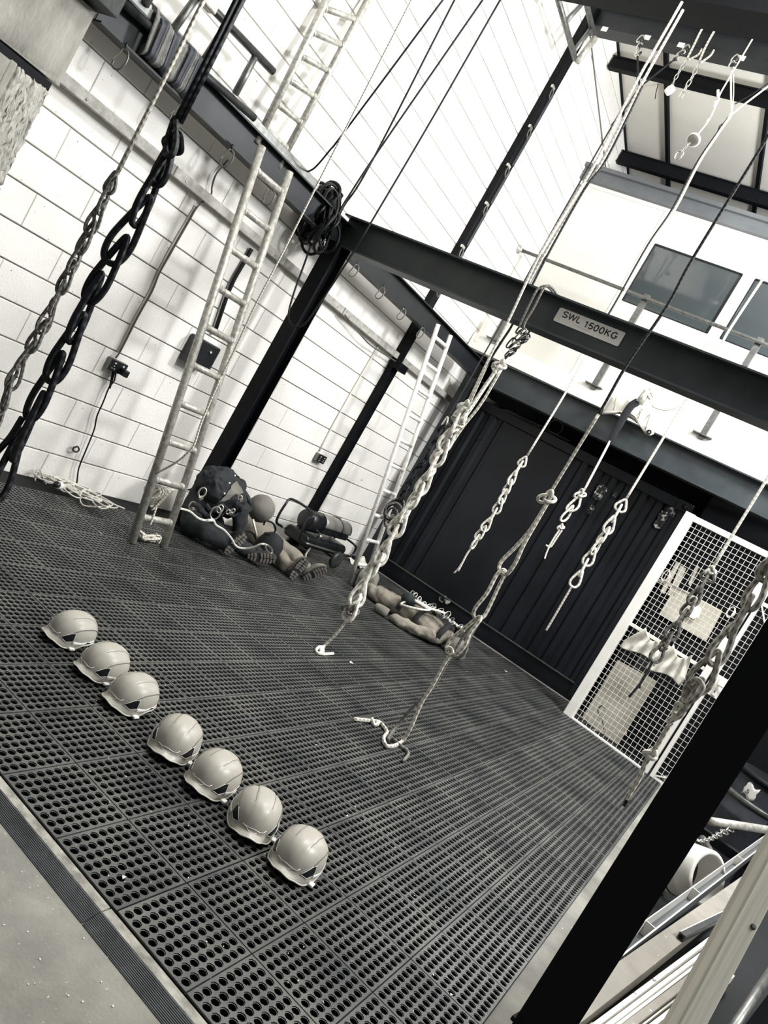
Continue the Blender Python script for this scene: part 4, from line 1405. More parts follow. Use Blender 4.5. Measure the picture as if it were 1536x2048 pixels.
# body: drum, slightly squared, darker mouth
drum = [(0.145, -0.30), (0.150, -0.29), (0.150, 0.28), (0.13, 0.33), (0.05, 0.34), (0.0, 0.34)]
Rd = Matrix((sx, Vector((0, 0, 1)), ax)).transposed()
def ax_pt(s, a, z):
    return hc + ax * (s * 1.12) + sx * (a * 0.78) + Vector((0, 0, z * 0.78))
M['heater_grey'] = mat('heater_hood', '#8c8a84', '#7c7a75', rough=0.4, scale=5, metal=0.2)
mb = MB()
mb.patch(lambda u, v: ax_pt(-0.13 + 0.50 * u - 0.05 * max(0, (u - 0.9)) * 10 * 0.0, 0.155 * math.cos(PI * v), 0.155 * math.sin(PI * v) ** 0.8 - 0.0), 8, 20)
hood = mb.build('hood', M['heater_grey'], ht_, solid=0.004)
MB().patch(lambda u, v: ax_pt(0.37, 0.155 * math.cos(PI * v) * u, 0.155 * (math.sin(PI * v) ** 0.8) * u), 6, 20).build('hood_end', M['heater_grey'], ht_)
MB().patch(lambda u, v: ax_pt(0.18 + 0.004 * math.sin(PI * u), 0.158 * math.cos(PI * v), 0.158 * math.sin(PI * v) ** 0.8), 2, 20).build('hood_band', M['black_plastic'], hood, solid=0.006)
mb = MB()
mb.box(ax_pt(0.12, 0, -0.05), (0.23, 0.08, 0.55), Rd)
mb.build('lower_body', M['black_plastic'], ht_, bevel=0.02)
mb = MB()
mb.lathe([(0.105, -0.07), (0.117, -0.06), (0.117, 0.19), (0.109, 0.19), (0.10, -0.05), (0.04, 0.0), (0.0, 0.0)], ax_pt(-0.28, 0, 0.0), Rd, 24)
noz = mb.build('nozzle', M['black_plastic'], ht_)
for k in range(3):
    MB().tube([ax_pt(-0.325, 0.125 * math.cos(k * 1.05), 0.125 * math.sin(k * 1.05)), ax_pt(-0.325, -0.125 * math.cos(k * 1.05), -0.125 * math.sin(k * 1.05))], 0.005, 5).build('grille_bar', M['tube_dark'], noz)
# label on the hood
lbm = MB()
pl_ = []
for (s, a) in ((0.19, 0.62), (0.21, 0.50), (0.33, 0.50), (0.37, 0.60), (0.33, 0.74), (0.21, 0.74)):
    an = a
    pl_.append((s, an))
def hoodpt(s, a, r=0.158):
    return ax_pt(s - 0.02, r * math.cos(PI * (1 - a) * 1.0) * -1 * -1, r * math.sin(PI * a) ** 0.8)
cs, ca = 0.275, 0.62
mb = MB()
V = [hoodpt(cs, ca - 0.36, 0.175)]
ring_ = [hoodpt(s, a - 0.36, 0.172) for s, a in pl_]
mb.add(V + ring_, [(0, i + 1, (i + 1) % 6 + 1) for i in range(6)])
mb.build('maker_label', M['white'], hood, solid=0.002)
ctr = hoodpt(0.2, 0.245, 0.178)
tng = (hoodpt(0.2, 0.30, 0.178) - hoodpt(0.2, 0.20, 0.178)).normalized()
text_mesh('artic 115', 0.042, 'lettering', 'black_plastic', hood, ctr, ax, tng, 0.13, depth=0.0008)
# tank
mb = MB()
tk = [(-0.14, 0.15), (0.14, 0.15), (0.165, 0.17), (0.165, 0.25), (0.13, 0.28), (-0.13, 0.28), (-0.165, 0.25), (-0.165, 0.17)]
mb.sweep(Vector((HX, HYc, 0)) - ax * 0.40, Vector((HX, HYc, 0)) + ax * 0.42, tk)
mb.build('fuel_tank', M['black_plastic'], ht_, bevel=0.02)
for s in (-1, 1):
    def fpt(a, z):
        return Vector((HX, HYc, 0)) + ax * (a * 1.0) + sx * (s * 0.18) + Vector((0, 0, z * 0.74))
    # side rail with raised hoops at both ends
    MB().tube(catmull([fpt(-0.44, 0.28), fpt(0.0, 0.265), fpt(0.44, 0.25)], 4), 0.013, 8).build('side_rail', M['tube_mid'], ht_)
def hp_(a, b, z):
    return Vector((HX, HYc, 0)) + ax * a + sx * (b * 0.86) + Vector((0, 0, z * 0.74 if z > 0.05 else z))
MB().tube(catmull([hp_(-0.44, 0.21, 0.28), hp_(-0.58, 0.21, 0.34), hp_(-0.60, 0.20, 0.60), hp_(-0.54, 0.19, 0.72), hp_(-0.54, -0.19, 0.72), hp_(-0.60, -0.20, 0.60), hp_(-0.58, -0.21, 0.34), hp_(-0.44, -0.21, 0.28)], 5), 0.014, 8).build('push_handle', M['black_plastic'], ht_)
MB().tube(catmull([hp_(0.44, 0.21, 0.25), hp_(0.56, 0.20, 0.26), hp_(0.60, 0.19, 0.38), hp_(0.50, 0.19, 0.46), hp_(0.50, -0.19, 0.46), hp_(0.60, -0.19, 0.38), hp_(0.56, -0.20, 0.26), hp_(0.44, -0.21, 0.25)], 5), 0.013, 8).build('rear_handle', M['black_plastic'], ht_)
for s in (-1, 1):
    c = hp_(0.24, s * 0.25, 0)
    c.z = MZ + 0.1005
    Rw = Matrix((ax, Vector((0, 0, 1)), sx)).transposed()
    wl = MB().lathe([(0.06, -0.026), (0.095, -0.024), (0.10, -0.01), (0.10, 0.01), (0.095, 0.024), (0.06, 0.026)], c, Rw, 26).build('tyre', M['rubber'], ht_)
    MB().lathe([(0.061, -0.022), (0.05, -0.012), (0.02, -0.02), (0.02, 0.03), (0.04, 0.012), (0.061, 0.024), (0.0, 0.024)], c, Rw, 18).build('hub', M['tube_mid'], wl)
MB().tube([hp_(0.24, -0.25, 0) + Vector((0, 0, MZ + 0.1005)), hp_(0.24, 0.25, 0) + Vector((0, 0, MZ + 0.1005))], 0.012, 8).build('axle', M['tube_mid'], ht_)
MB().tube(catmull([hp_(-0.25, 0.17, 0.26), hp_(-0.28, 0.18, 0.12), hp_(-0.29, 0.18, MZ + 0.012), hp_(-0.29, -0.18, MZ + 0.012), hp_(-0.28, -0.18, 0.12), hp_(-0.25, -0.17, 0.26)], 4), 0.012, 8).build('front_leg', M['galv'], ht_)
MB().lathe([(0.03, 0), (0.03, 0.03), (0.012, 0.035), (0, 0.035)], hp_(-0.1, 0.10, 0.38), None, 12).build('filler_cap', M['chrome'], ht_)
# =====================================================================
# ROPES: each hangs in an upright plane at its own depth
# =====================================================================
def depth(p):
    return (Vector(p) - EYE).dot(FWD)
def P3(pts, y, dy=0.0):
    """image path to points in the plane y; 'y' may be a (start, end) pair for a leaning rope; a third item 'f' drops a point on the mats"""
    out = []
    n = len(pts)
    for i, q in enumerate(pts):
        if len(q) > 2:
            out.append(at_z(q[0], q[1], MZ + 0.012))
            continue
        yy = y if not isinstance(y, tuple) else y[0] + (y[1] - y[0]) * i / max(1, n - 1)
        out.append(at_y(q[0], q[1], yy + dy))
    return out
def wr(p, wpx):
    return wpx * 0.5 * depth(p) / FPX
def rope_thing(label, pts, y, name='rope'):
    p = P3([pts[0], pts[-1]], y)
    return thing(name, p[1], label, 'rope')
def strand(par, pts, y, wpx, m, name='run', dy=0.0, n=5, seg=8):
    P = P3(pts, y, dy)
    r = wr(P[len(P) // 2], wpx)
    return MB().tube(catmull(P, n) if len(P) > 2 else [P[0], P[0].lerp(P[1], 0.5), P[1]], r, seg).build(name, M[m], par)
def loop_at(a, b, side, w, r, m, par, name='loop'):
    """elongated teardrop of rope from apex a to bight b"""
    a, b = Vector(a), Vector(b)
    s = Vector(side)
    q = []
    for t, k in ((0, 0.10), (0.12, 0.34), (0.4, 0.72), (0.68, 1.0), (0.88, 0.86), (0.985, 0.42)):
        q.append(a.lerp(b, t) + s * (w * 0.5 * k))
    q2 = []
    for t, k in ((0.985, 0.42), (0.88, 0.86), (0.68, 1.0), (0.4, 0.72), (0.12, 0.34), (0, 0.10)):
        q2.append(a.lerp(b, t) - s * (w * 0.5 * k))
    return MB().tube(catmull(q + q2, 4, True), r, 7, True).build(name, M[m], par)
def sinnet(par, pts, y, n, wpx, spx, m, seed=1, turn=72, over=0.55, core=True):
    """daisy-chained rope: n interlocked loops along the path, each turned about the axis, plus the running strand"""
    rr = random.Random(seed)
    C = catmull(P3(pts, y), 6)
    L = [0.0]
    for i in range(1, len(C)):
        L.append(L[-1] + (C[i] - C[i - 1]).length)
    def at(s):
        s = max(0.0, min(L[-1], s))
        for i in range(1, len(C)):
            if s <= L[i]:
                f = (s - L[i - 1]) / max(1e-9, L[i] - L[i - 1])
                return C[i - 1].lerp(C[i], f)
        return C[-1]
    step = L[-1] / n
    for i in range(n):
        s0, s1 = i * step - over * step, (i + 1) * step
        a, b = at(max(0, s0)), at(s1)
        d = (b - a).normalized()
        e1 = d.cross(Vector((0, 1, 0))).normalized()
        e2 = d.cross(e1).normalized()
        t = math.radians(i * turn + rr.uniform(-18, 18))
        side = e1 * math.cos(t) + e2 * math.sin(t)
        k = rr.uniform(0.85, 1.15)
        dd = wr(a, 1.0) * 2
        off = (e1 * math.cos(t + 1.57) + e2 * math.sin(t + 1.57)) * (dd * spx * 0.35)
        loop_at(a + off * 0.4, b - off * 0.2, side, dd * wpx * k, dd * spx * 0.5, m, par)
    if core:
        q = []
        for i in range(n * 6 + 1):
            s = L[-1] * i / (n * 6)
            p = at(s)
            d = (at(s + 0.02) - at(s - 0.02)).normalized()
            e1 = d.cross(Vector((0, 1, 0))).normalized()
            e2 = d.cross(e1)
            t = i * 2 * PI / 9
            dd = wr(p, 1.0) * 2
            q.append(p + (e1 * math.cos(t) + e2 * math.sin(t)) * (dd * wpx * 0.22))
        MB().tube(q, wr(C[0], spx), 7).build('running_strand', M[m], par)
def knot(par, u, v, y, spx, rpx, m, n=3, dy=0.0, rot=0.0):
    c = at_y(u, v, y + dy)
    k = wr(c, 1.0) * 2
    q = []
    for i in range(40):
        t = 2 * PI * i / 40
        x = (math.sin(t) + 2 * math.sin(2 * t)) / 3
        z = (math.cos(t) - 2 * math.cos(2 * t)) / 3
        w_ = -math.sin(3 * t) / 3
        v_ = Vector((x * 0.8, w_ * 1.2, z * 1.15)) * (spx * k * 0.5)
        q.append(c + Matrix.Rotation(rot + 0.6, 3, 'Y') @ v_)
    return MB().tube(q, rpx * 0.5 * k, 7, True).build('knot', M[m], par)

# (a) flecked grey rope and chain at the far left
y = 1.42
t = rope_thing('flecked grey rope ending in a grey daisy chain at the far left edge', [(412, -10), (0, 830)], y)
strand(t, [(415, -14), (234, 347)], y, 9, 'rope_fleck')
sinnet(t, [(232, 345), (221, 371), (206, 405), (190, 440), (169, 480), (150, 523), (130, 563), (114, 594), (94, 637), (75, 673), (51, 712), (27, 748), (12, 800), (-12, 860)], y, 13, 25, 7.5, 'rope_grey', 3, over=0.62, turn=66)
# (b) thick black doubled rope and chain
y = 1.30
t = rope_thing('thick black doubled rope knotted into a heavy black daisy chain at the left', [(480, -10), (0, 930)], y)
strand(t, [(480, -14), (347, 252)], y, 12, 'rope_black', dy=0.0)
strand(t, [(492, -14), (360, 246)], y, 12, 'rope_black', dy=0.01)
ring0 = loop_at(at_y(350, 238, y), at_y(338, 312, y - 0.02), (1, 0, 0.3), 0.03, wr(at_y(350, 240, y), 13), 'rope_black', t)
loop_at(at_y(358, 268, y), at_y(341, 300, y + 0.02), (0.6, 0.6, 0), 0.05, wr(at_y(350, 240, y), 13), 'rope_black', t)
sinnet(t, [(346, 285), (325, 335), (300, 395), (272, 440), (246, 485), (220, 519), (184, 578), (161, 645), (130, 700), (106, 748), (83, 799), (51, 846), (35, 893), (16, 940), (-10, 1000)], y, 9, 38, 14, 'rope_black', 5, turn=58, over=0.68, core=False)
strand(t, [(45, 835), (20, 875), (-12, 910)], y, 13, 'rope_black', dy=-0.02)
# (c) thin rope down to the near ladder
t = rope_thing('thin pale cord from above, tied off low on the near ladder', [(825, -5), (312, 947)], 4.12)
strand(t, [(828, -10), (690, 260), (562, 512), (510, 612), (467, 705), (443, 752)], 4.12, 4.0, 'rope_fleck')
strand(t, [(443, 752), (405, 839), (390, 885), (379, 902), (352, 925), (312, 947)], 4.12, 4.5, 'rope_fleck')
# coils lashed to the foot of the near ladder
t = thing('rope_coil', (-3.86, 4.25, 0.3), 'pale rope coiled and lashed round the lowest rungs of the near ladder', 'rope')
mb = MB()
for k in range(6):
    c = at_y(309 + 2 * k, 975 + 3 * k, 4.25 + 0.012 * k)
    mb.tube([c + Vector((0.045 * math.sin(a + 0.4 * k), 0.035 * math.sin(a) + 0.01 * k, (0.05 + 0.012 * k) * math.cos(a) - 0.03)) for a in [2 * PI * i / 16 for i in range(16)]], 0.008, 6, True)
mb.build('hank', M['rope_fleck'], t)
mb = MB()
r5 = random.Random(4)
pts = [Vector((-3.82 + r5.uniform(-0.07, 0.06), 4.34 + r5.uniform(-0.12, 0.12), MZ + 0.015 + r5.uniform(0, 0.07))) for i in range(30)]
mb.tube(catmull(pts, 4), 0.009, 6)
mb.build('heap', M['rope_fleck'], t)
strand(t, [(313, 1014), (306, 1035), (300, 1050)], 4.25, 4, 'rope_fleck')
# (d) black control cables to the bundle on the gantry column
for pts, y, lab in (([(893, -10), (690, 262), (660, 300), (630, 335), (612, 344), (600, 347)], (4.3, 4.75), 'leftmost black cable from above, curving down behind the side beam'),
                    ([(914, -10), (740, 330), (688, 412), (672, 450), (660, 470)], 5.14, 'second black cable from the left running down to the rope bundle'),
                    ([(972, -10), (760, 297), (700, 388), (684, 414), (664, 455)], 5.12, 'third black cable from the left running down to the rope bundle'),
                    ([(1006, -10), (860, 245), (748, 435), (700, 515), (640, 606), (612, 645), (596, 654), (582, 646), (577, 628), (588, 585), (606, 535), (622, 490)], 5.12, 'rightmost black cable, drooping in a long loop below the rope bundle')):
    MB().tube(catmull(P3(pts, y), 6), wr(at_y(*pts[1], y if not isinstance(y, tuple) else y[0]), 4.2), 7).build('cable', M['cable'], None, label=lab, cat='cable')
# (e) black rope bundle on the gantry column head
bz = thing('rope_bundle', (-4.33, 5.2, 2.75), 'tangled bundle of black ropes and coils hung on the head of the gantry column', 'rope')
rb_ = random.Random(11)
mb = MB()
pts = []
c0 = at_y(660, 400, 5.16)
for i in range(9 * 12):
    a = 2 * PI * i / 12
    pts.append(c0 + Vector((0.075 * math.cos(a), 0.075 * math.sin(a), 0.085 - 0.016 * i / 12)))
mb.tube(pts, 0.010, 6)
mb.build('coil', M['cable'], bz)
for k in range(30):
    u, v = rb_.uniform(612, 664), rb_.uniform(392, 474)
    c = at_y(u, v, 5.10 + rb_.uniform(-0.05, 0.08))
    ra, rb2 = rb_.uniform(0.05, 0.10), rb_.uniform(0.08, 0.17)
    th, ph = rb_.uniform(0, 3.1), rb_.uniform(-0.5, 0.5)
    q = []
    for i in range(16):
        a = 2 * PI * i / 16
        q.append(c + Matrix.Rotation(th, 3, 'Z') @ (Matrix.Rotation(ph, 3, 'Y') @ Vector((ra * math.cos(a), 0.02 * math.sin(2 * a), rb2 * math.sin(a)))))
    MB().tube(catmull(q, 2, True), 0.014, 6, True).build('rope_loop', M['cable'], bz)
for k, (u, v, a, b) in enumerate(((584, 462, 9, 26), (590, 458, 12, 24), (580, 466, 8, 22), (596, 455, 8, 24), (583, 424, 6, 8), (590, 428, 7, 9), (611, 452, 7, 9), (606, 446, 6, 8), (650, 488, 5, 9))):
    y = 5.22
    q = [at_y(u + a * math.cos(i * PI / 8) + 0.45 * b * math.sin(i * PI / 8) * (1 if k < 4 else 0), v - b * math.sin(i * PI / 8), y + 0.02 * k * 0.3) for i in range(16)]
    MB().tube(catmull(q, 2, True), 0.009, 6, True).build('hanging_loop', M['cable'], bz)
for u0, v0, u1, v1 in ((650, 400, 640, 466), (660, 410, 648, 470), (640, 404, 628, 452), (630, 380, 612, 440)):
    MB().tube(catmull([at_y(u0, v0, 5.06), at_y((u0 + u1) / 2 + 3, (v0 + v1) / 2, 5.02), at_y(u1, v1, 5.06)], 4), 0.011, 6).build('rope_tail', M['cable'], bz)
MB().tube(catmull([at_y(613, 358, 5.2), at_y(622, 366, 5.12), at_y(626, 385, 5.1), at_y(622, 400, 5.1)], 4), 0.014, 6).build('rope_tail', M['cable'], bz)

# (f) slings over the lifting beam with karabiners
sl = thing('beam_sling', at_y(1050, 640, 5.15), 'two grey rope slings over the lifting beam left of the plate, linked by steel karabiners', 'sling')
for pts in ([(1101, 572), (1091, 567), (1076, 578), (1061, 605), (1044, 641), (1038, 655)], [(1108, 577), (1100, 569), (1089, 575), (1069, 613), (1051, 643), (1047, 657)]):
    Pq = P3(pts, 5.11)
    Pq[0] = Pq[0] + Vector((0, 0.18, 0))
    Pq[1] = Pq[1] + Vector((0, 0.05, 0.0))
    MB().tube(catmull(Pq, 6), wr(Pq[3], 5), 8).build('sling', M['rope_grey'], sl)
strand(sl, [(1064, 656), (1052, 672), (1042, 682)], 5.2, 4, 'rope_dark')
def biner(par, u, v, y, L, W, ang, m='chrome', r=0.006, name='karabiner'):
    c = at_y(u, v, y)
    k = wr(c, 1.0) * 2
    q = []
    for i in range(16):
        a = 2 * PI * i / 16
        x = W * 0.5 * k * math.copysign(abs(math.cos(a)) ** 0.7, math.cos(a))
        z = L * 0.5 * k * math.copysign(abs(math.sin(a)) ** 0.7, math.sin(a))
        q.append(c + Matrix.Rotation(ang, 3, 'Y') @ Vector((x, 0.006 * math.sin(2 * a), z)))
    b = MB().tube(q, r, 7, True).build(name, M[m], par)
    MB().tube([q[1].lerp(q[15], 0.0), q[15]], r * 1.7, 7).build('screw_sleeve', M['tube_dark'], b)
    return b
for (u, v, L, W, a, m) in ((1038, 660, 16, 8, 0.3, 'tube_dark'), (1047, 664, 14, 8, 0.3, 'chrome'), (1035, 676, 26, 10, 0.35, 'chrome'), (1045, 680, 26, 11, 0.6, 'chrome'), (1050, 674, 20, 9, 0.9, 'tube_dark'), (1030, 693, 26, 11, 0.5, 'chrome'), (1022, 686, 24, 10, 0.3, 'tube_dark'), (1021, 705, 26, 9, 0.5, 'tube_dark')):
    biner(sl, u, v, 5.13, L, W, a, m)

# (g) white rope cluster falling in front of the lifting beam to the long white chain
y = 4.97
t = rope_thing('long white rope before the lifting beam, its pale daisy chain reaching the mats', [(1354, 22), (640, 1302)], y)
strand(t, [(1364, 4), (1271, 167), (1194, 320), (1150, 393), (1080, 508), (1021, 633), (981, 711), (938, 800)], y, 5.6, 'rope_white')
strand(t, [(1001, 729), (976, 762), (945, 807), (915, 847)], y, 6, 'rope_white', dy=-0.02)
strand(t, [(998, 733), (968, 778), (939, 822), (912, 858)], y, 6, 'rope_white', dy=0.02)
strand(t, [(1003, 738), (963, 806), (925, 855), (895, 900)], y, 6, 'rope_fleck', dy=0.06)
strand(t, [(1020, 706), (1008, 720), (1000, 732)], y, 5, 'rope_dark', dy=0.02)
knot(t, 1000, 730, y, 26, 6, 'rope_white', rot=0.3)
knot(t, 992, 738, y, 18, 6, 'rope_white', rot=1.2)
knot(t, 930, 812, y, 26, 6.5, 'rope_white', rot=0.2)
knot(t, 918, 842, y, 28, 6.5, 'rope_fleck', rot=0.9)
knot(t, 902, 862, y, 26, 6, 'rope_grey', rot=1.5)
sinnet(t, [(928, 812), (916, 843), (898, 876), (876, 908), (866, 935), (851, 961), (838, 985), (823, 1007), (803, 1037), (786, 1067), (770, 1097), (756, 1127), (737, 1146), (722, 1178), (711, 1205), (699, 1227), (692, 1240)], y, 15, 26, 8.2, 'rope_white', 7, turn=66, over=0.7)
knot(t, 702, 1218, y, 34, 6, 'rope_grey', rot=0.4)
strand(t, [(692, 1240), (690, 1245), (671, 1269), (648, 1292), (640, 1300, 'f')], y, 6, 'rope_fleck')
mb = MB()
fk = [at_z(u, v, MZ + 0.014) for u, v in ((648, 1294), (638, 1294), (632, 1301), (638, 1307), (646, 1303), (645, 1297), (641, 1306), (648, 1308), (666, 1307))]
mb.tube(catmull(fk, 5), wr(fk[0], 6), 7)
mb.build('end_knot', M['rope_white'], t)
y = 5.45
t = rope_thing('flecked rope behind the lifting beam, beside the long white rope', [(1272, 172), (938, 800)], y)
strand(t, [(1366, 20), (1283, 168), (1205, 320), (1152, 404), (1084, 516), (1018, 640), (984, 708), (942, 800), (930, 830)], y, 6, 'rope_fleck')
t = rope_thing('dark grey rope at the right of the white rope cluster', [(1168, 380), (983, 713)], 5.40)
strand(t, [(1285, 172), (1213, 318), (1168, 380), (1092, 516), (1030, 640), (1004, 682), (975, 728), (950, 775)], 5.40, 5, 'rope_dark')
# (h) thin dark rope behind, ending in a black chain near the container edge
y = 7.55
t = rope_thing('thin dark rope behind the lifting beam ending in a black daisy chain and coil', [(1272, 172), (783, 1042)], y)
strand(t, [(1262, 186), (1205, 285), (1145, 390), (1080, 505), (1012, 630), (970, 705), (926, 782), (893, 838)], y, 3.2, 'rope_dark')
loop_at(at_y(895, 834, y), at_y(886, 856, y), (1, 0, 0.4), 0.05, 0.010, 'rope_fleck', t)
sinnet(t, [(890, 850), (876, 870), (866, 891), (847, 924), (833, 944), (821, 964), (811, 980), (800, 1000)], y, 9, 16, 4.5, 'rope_black', 9)
for k in range(5):
    c = at_y(790 - 2 * k, 1016 + 5 * k, y)
    MB().tube([c + Vector((0.09 * math.cos(a), 0.04 * math.sin(a + k), 0.12 * math.sin(a))) for a in [2 * PI * i / 16 for i in range(16)]], 0.011, 6, True).build('coil', M['rope_black' if k % 2 else 'rope_grey'], t)
loop_at(at_y(786, 1030, y), at_y(777, 1050, y), (1, 0, 0.2), 0.09, 0.010, 'rope_fleck', t)

# (A) doubled white rope from the roof beam, chain over the container door
y = 7.42
t = rope_thing('doubled white rope with a small white chain against the flat container panel', [(1455, 238), (908, 1146)], y)
strand(t, [(1461, 232), (1433, 272), (1397, 327), (1350, 418), (1303, 487), (1240, 599), (1212, 643)], y, 5, 'rope_white')
strand(t, [(1455, 238), (1427, 276), (1391, 330), (1343, 420), (1296, 489), (1233, 601), (1212, 636)], y, 4, 'rope_dark', dy=0.03)
strand(t, [(1212, 643), (1176, 704), (1132, 784), (1054, 912)], y, 4.4, 'rope_white')
sinnet(t, [(1052, 914), (1043, 928), (1030, 947), (1020, 965), (1009, 988), (999, 1009), (987, 1030), (978, 1043), (965, 1061), (952, 1079), (943, 1097)], y, 10, 15, 4.4, 'rope_white', 12, over=0.5, core=False)
strand(t, [(943, 1095), (934, 1108), (923, 1129), (916, 1142)], y, 4, 'rope_white')
strand(t, [(923, 1127), (916, 1138), (908, 1146)], y, 3.4, 'rope_white', dy=0.02)
# (B) dark taped rope to the big loops and the tail on the mats
y = 4.42
t = rope_thing('grey flecked rope with a big knot, long loops and a tail on the mats', [(1519, 300), (804, 1490)], y)
strand(t, [(1560, 232), (1519, 300), (1386, 516), (1334, 612), (1254, 729), (1197, 829), (1104, 979)], y, 6.5, 'rope_dark')
strand(t, [(1197, 829), (1150, 905), (1104, 980), (1100, 990)], y, 6.8, 'rope_fleck', dy=-0.006)
knot(t, 1095, 995, y, 34, 7, 'rope_white', rot=0.2)
def ploop(pts, y, wpx, m='rope_fleck', zig=0.03):
    n = len(pts)
    P = [at_y(u, v, y + zig * math.sin(2 * PI * i / n)) for i, (u, v) in enumerate(pts)]
    return MB().tube(catmull(P, 5, True), wr(P[0], wpx), 8, True).build('loop', M[m], t)
ploop([(1097, 1002), (1062, 1058), (1030, 1095), (1005, 1120), (998, 1135), (1003, 1147), (1015, 1147), (1031, 1125), (1048, 1088), (1074, 1042)], y, 8)
ploop([(1004, 1140), (992, 1152), (974, 1186), (952, 1214), (947, 1228), (952, 1237), (962, 1237), (973, 1225), (996, 1176), (1010, 1146)], y, 8, zig=-0.04)
ploop([(957, 1234), (935, 1252), (914, 1268), (900, 1283), (893, 1297), (898, 1308), (910, 1309), (929, 1293), (941, 1265), (960, 1240)], y, 8)
ploop([(950, 1245), (930, 1268), (912, 1300), (918, 1315), (930, 1303), (940, 1275), (956, 1246)], y + 0.05, 6, 'rope_grey', 0.03)
mb = MB()
fl_ = [at_y(u, v, y) for u, v in ((893, 1300), (900, 1296), (905, 1305), (898, 1312), (883, 1337), (865, 1371), (846, 1400), (833, 1428), (820, 1458))] + [at_z(u, v, MZ + 0.014) for u, v in ((804, 1482), (787, 1492), (772, 1491), (767, 1476), (774, 1465), (768, 1454), (758, 1444), (735, 1441), (708, 1438))]
mb.tube(catmull(fl_, 5), wr(fl_[4], 8), 8)
mb.build('tail', M['rope_fleck'], t)
mb = MB()
fl_ = [at_y(u, v, y + 0.03) for u, v in ((901, 1312), (886, 1340), (868, 1372), (846, 1395), (818, 1423), (794, 1452))] + [at_z(u, v, MZ + 0.013) for u, v in ((776, 1478), (783, 1475), (800, 1491), (813, 1500), (816, 1510), (806, 1522))]
mb.tube(catmull(fl_, 5), wr(fl_[2], 7), 8)
mb.build('tail', M['rope_grey'], t)
c = at_z(749, 1444, MZ + 0.02)
MB().tube([c + Vector((0.022 * math.cos(a), 0.022 * math.sin(a), 0.01 * math.sin(2 * a))) for a in [2 * PI * i / 10 for i in range(10)]], 0.012, 7, True).build('end_knot', M['rope_white'], t)
# (C) white rope from the webbing strap on the rear beam
y = 8.55
t = rope_thing('white rope tied to the webbing strap, short knotted end by the torn container metal', [(1218, 884), (1089, 1118)], y)
strand(t, [(1220, 882), (1197, 926), (1168, 981)], y, 4.8, 'rope_white')
knot(t, 1161, 988, y, 22, 4.5, 'rope_white')
loop_at(at_y(1160, 992, y), at_y(1140, 1022, y), (0.9, 0, 0.4), 0.12, 0.014, 'rope_white', t)
loop_at(at_y(1146, 1012, y), at_y(1124, 1042, y), (0.5, 0.8, 0.2), 0.09, 0.013, 'rope_white', t)
knot(t, 1122, 1054, y, 13, 4, 'rope_white')
strand(t, [(1120, 1058), (1108, 1076), (1098, 1092), (1092, 1090)], y, 3.6, 'rope_white')
strand(t, [(1124, 1060), (1112, 1078), (1102, 1093), (1095, 1094)], y, 3.6, 'rope_white', dy=0.03)
strand(t, [(1098, 1094), (1093, 1106), (1089, 1118)], y, 3.2, 'rope_white')
# (D)
y = 7.35
t = rope_thing('white rope behind the lifting beam, white chain against the corrugated container sheet', [(1536, 542), (1092, 1261)], y)
strand(t, [(1560, 505), (1536, 542), (1459, 659), (1438, 697), (1379, 790), (1310, 903), (1251, 1000)], y, 5, 'rope_white')
sinnet(t, [(1251, 1000), (1231, 1030), (1215, 1061), (1199, 1082), (1187, 1103), (1176, 1120), (1164, 1142), (1154, 1158), (1144, 1173)], y, 8, 20, 5.2, 'rope_white', 21, over=0.5, core=False)
strand(t, [(1144, 1172), (1137, 1184), (1104, 1241), (1092, 1261)], y, 4.4, 'rope_fleck')
# (E)
y = 6.1
t = rope_thing('white rope over the wire screen, its dark grey chain hanging before the cloths', [(1536, 955), (1258, 1394)], y)
strand(t, [(1570, 902), (1536, 955), (1508, 1000), (1425, 1135)], y, 6, 'rope_white')
knot(t, 1421, 1142, y, 20, 6, 'rope_white')
sinnet(t, [(1424, 1138), (1412, 1161), (1396, 1185), (1381, 1208), (1365, 1232), (1352, 1255), (1337, 1278), (1320, 1300), (1306, 1322)], y, 8, 24, 7, 'rope_grey', 23, over=0.5, core=False)
strand(t, [(1306, 1320), (1297, 1339), (1282, 1365), (1258, 1394)], y, 5, 'rope_dark')
strand(t, [(1290, 1350), (1283, 1362), (1279, 1377)], y, 4, 'rope_dark')
# (F) heavy chain at the right
y = 3.25
t = rope_thing('heavy dark rope chain hanging left of the near column, knotted tail above the mats', [(1560, 1110), (1248, 1610)], y)
sinnet(t, [(1562, 1105), (1531, 1150), (1506, 1193), (1491, 1221), (1473, 1246), (1459, 1272), (1441, 1296), (1426, 1322), (1406, 1352), (1388, 1380), (1368, 1406), (1350, 1434)], y, 6, 38, 12.5, 'rope_mid', 31, turn=48, over=0.42, core=False)
ploop([(1392, 1358), (1376, 1366), (1369, 1385), (1368, 1402), (1380, 1404), (1398, 1388), (1406, 1372)], y - 0.03, 11, 'rope_mid')
strand(t, [(1352, 1428), (1342, 1440), (1336, 1446), (1344, 1440), (1362, 1430), (1368, 1418), (1356, 1408), (1350, 1420)], y - 0.03, 11, 'rope_fleck')
strand(t, [(1344, 1444), (1334, 1457), (1313, 1493), (1303, 1508), (1292, 1524), (1279, 1555), (1264, 1579), (1252, 1598)], y, 10, 'rope_fleck')
strand(t, [(1266, 1576), (1258, 1592), (1248, 1612)], y, 8, 'rope_dark', dy=0.02)
knot(t, 1302, 1508, y, 24, 9, 'rope_white', rot=0.5)

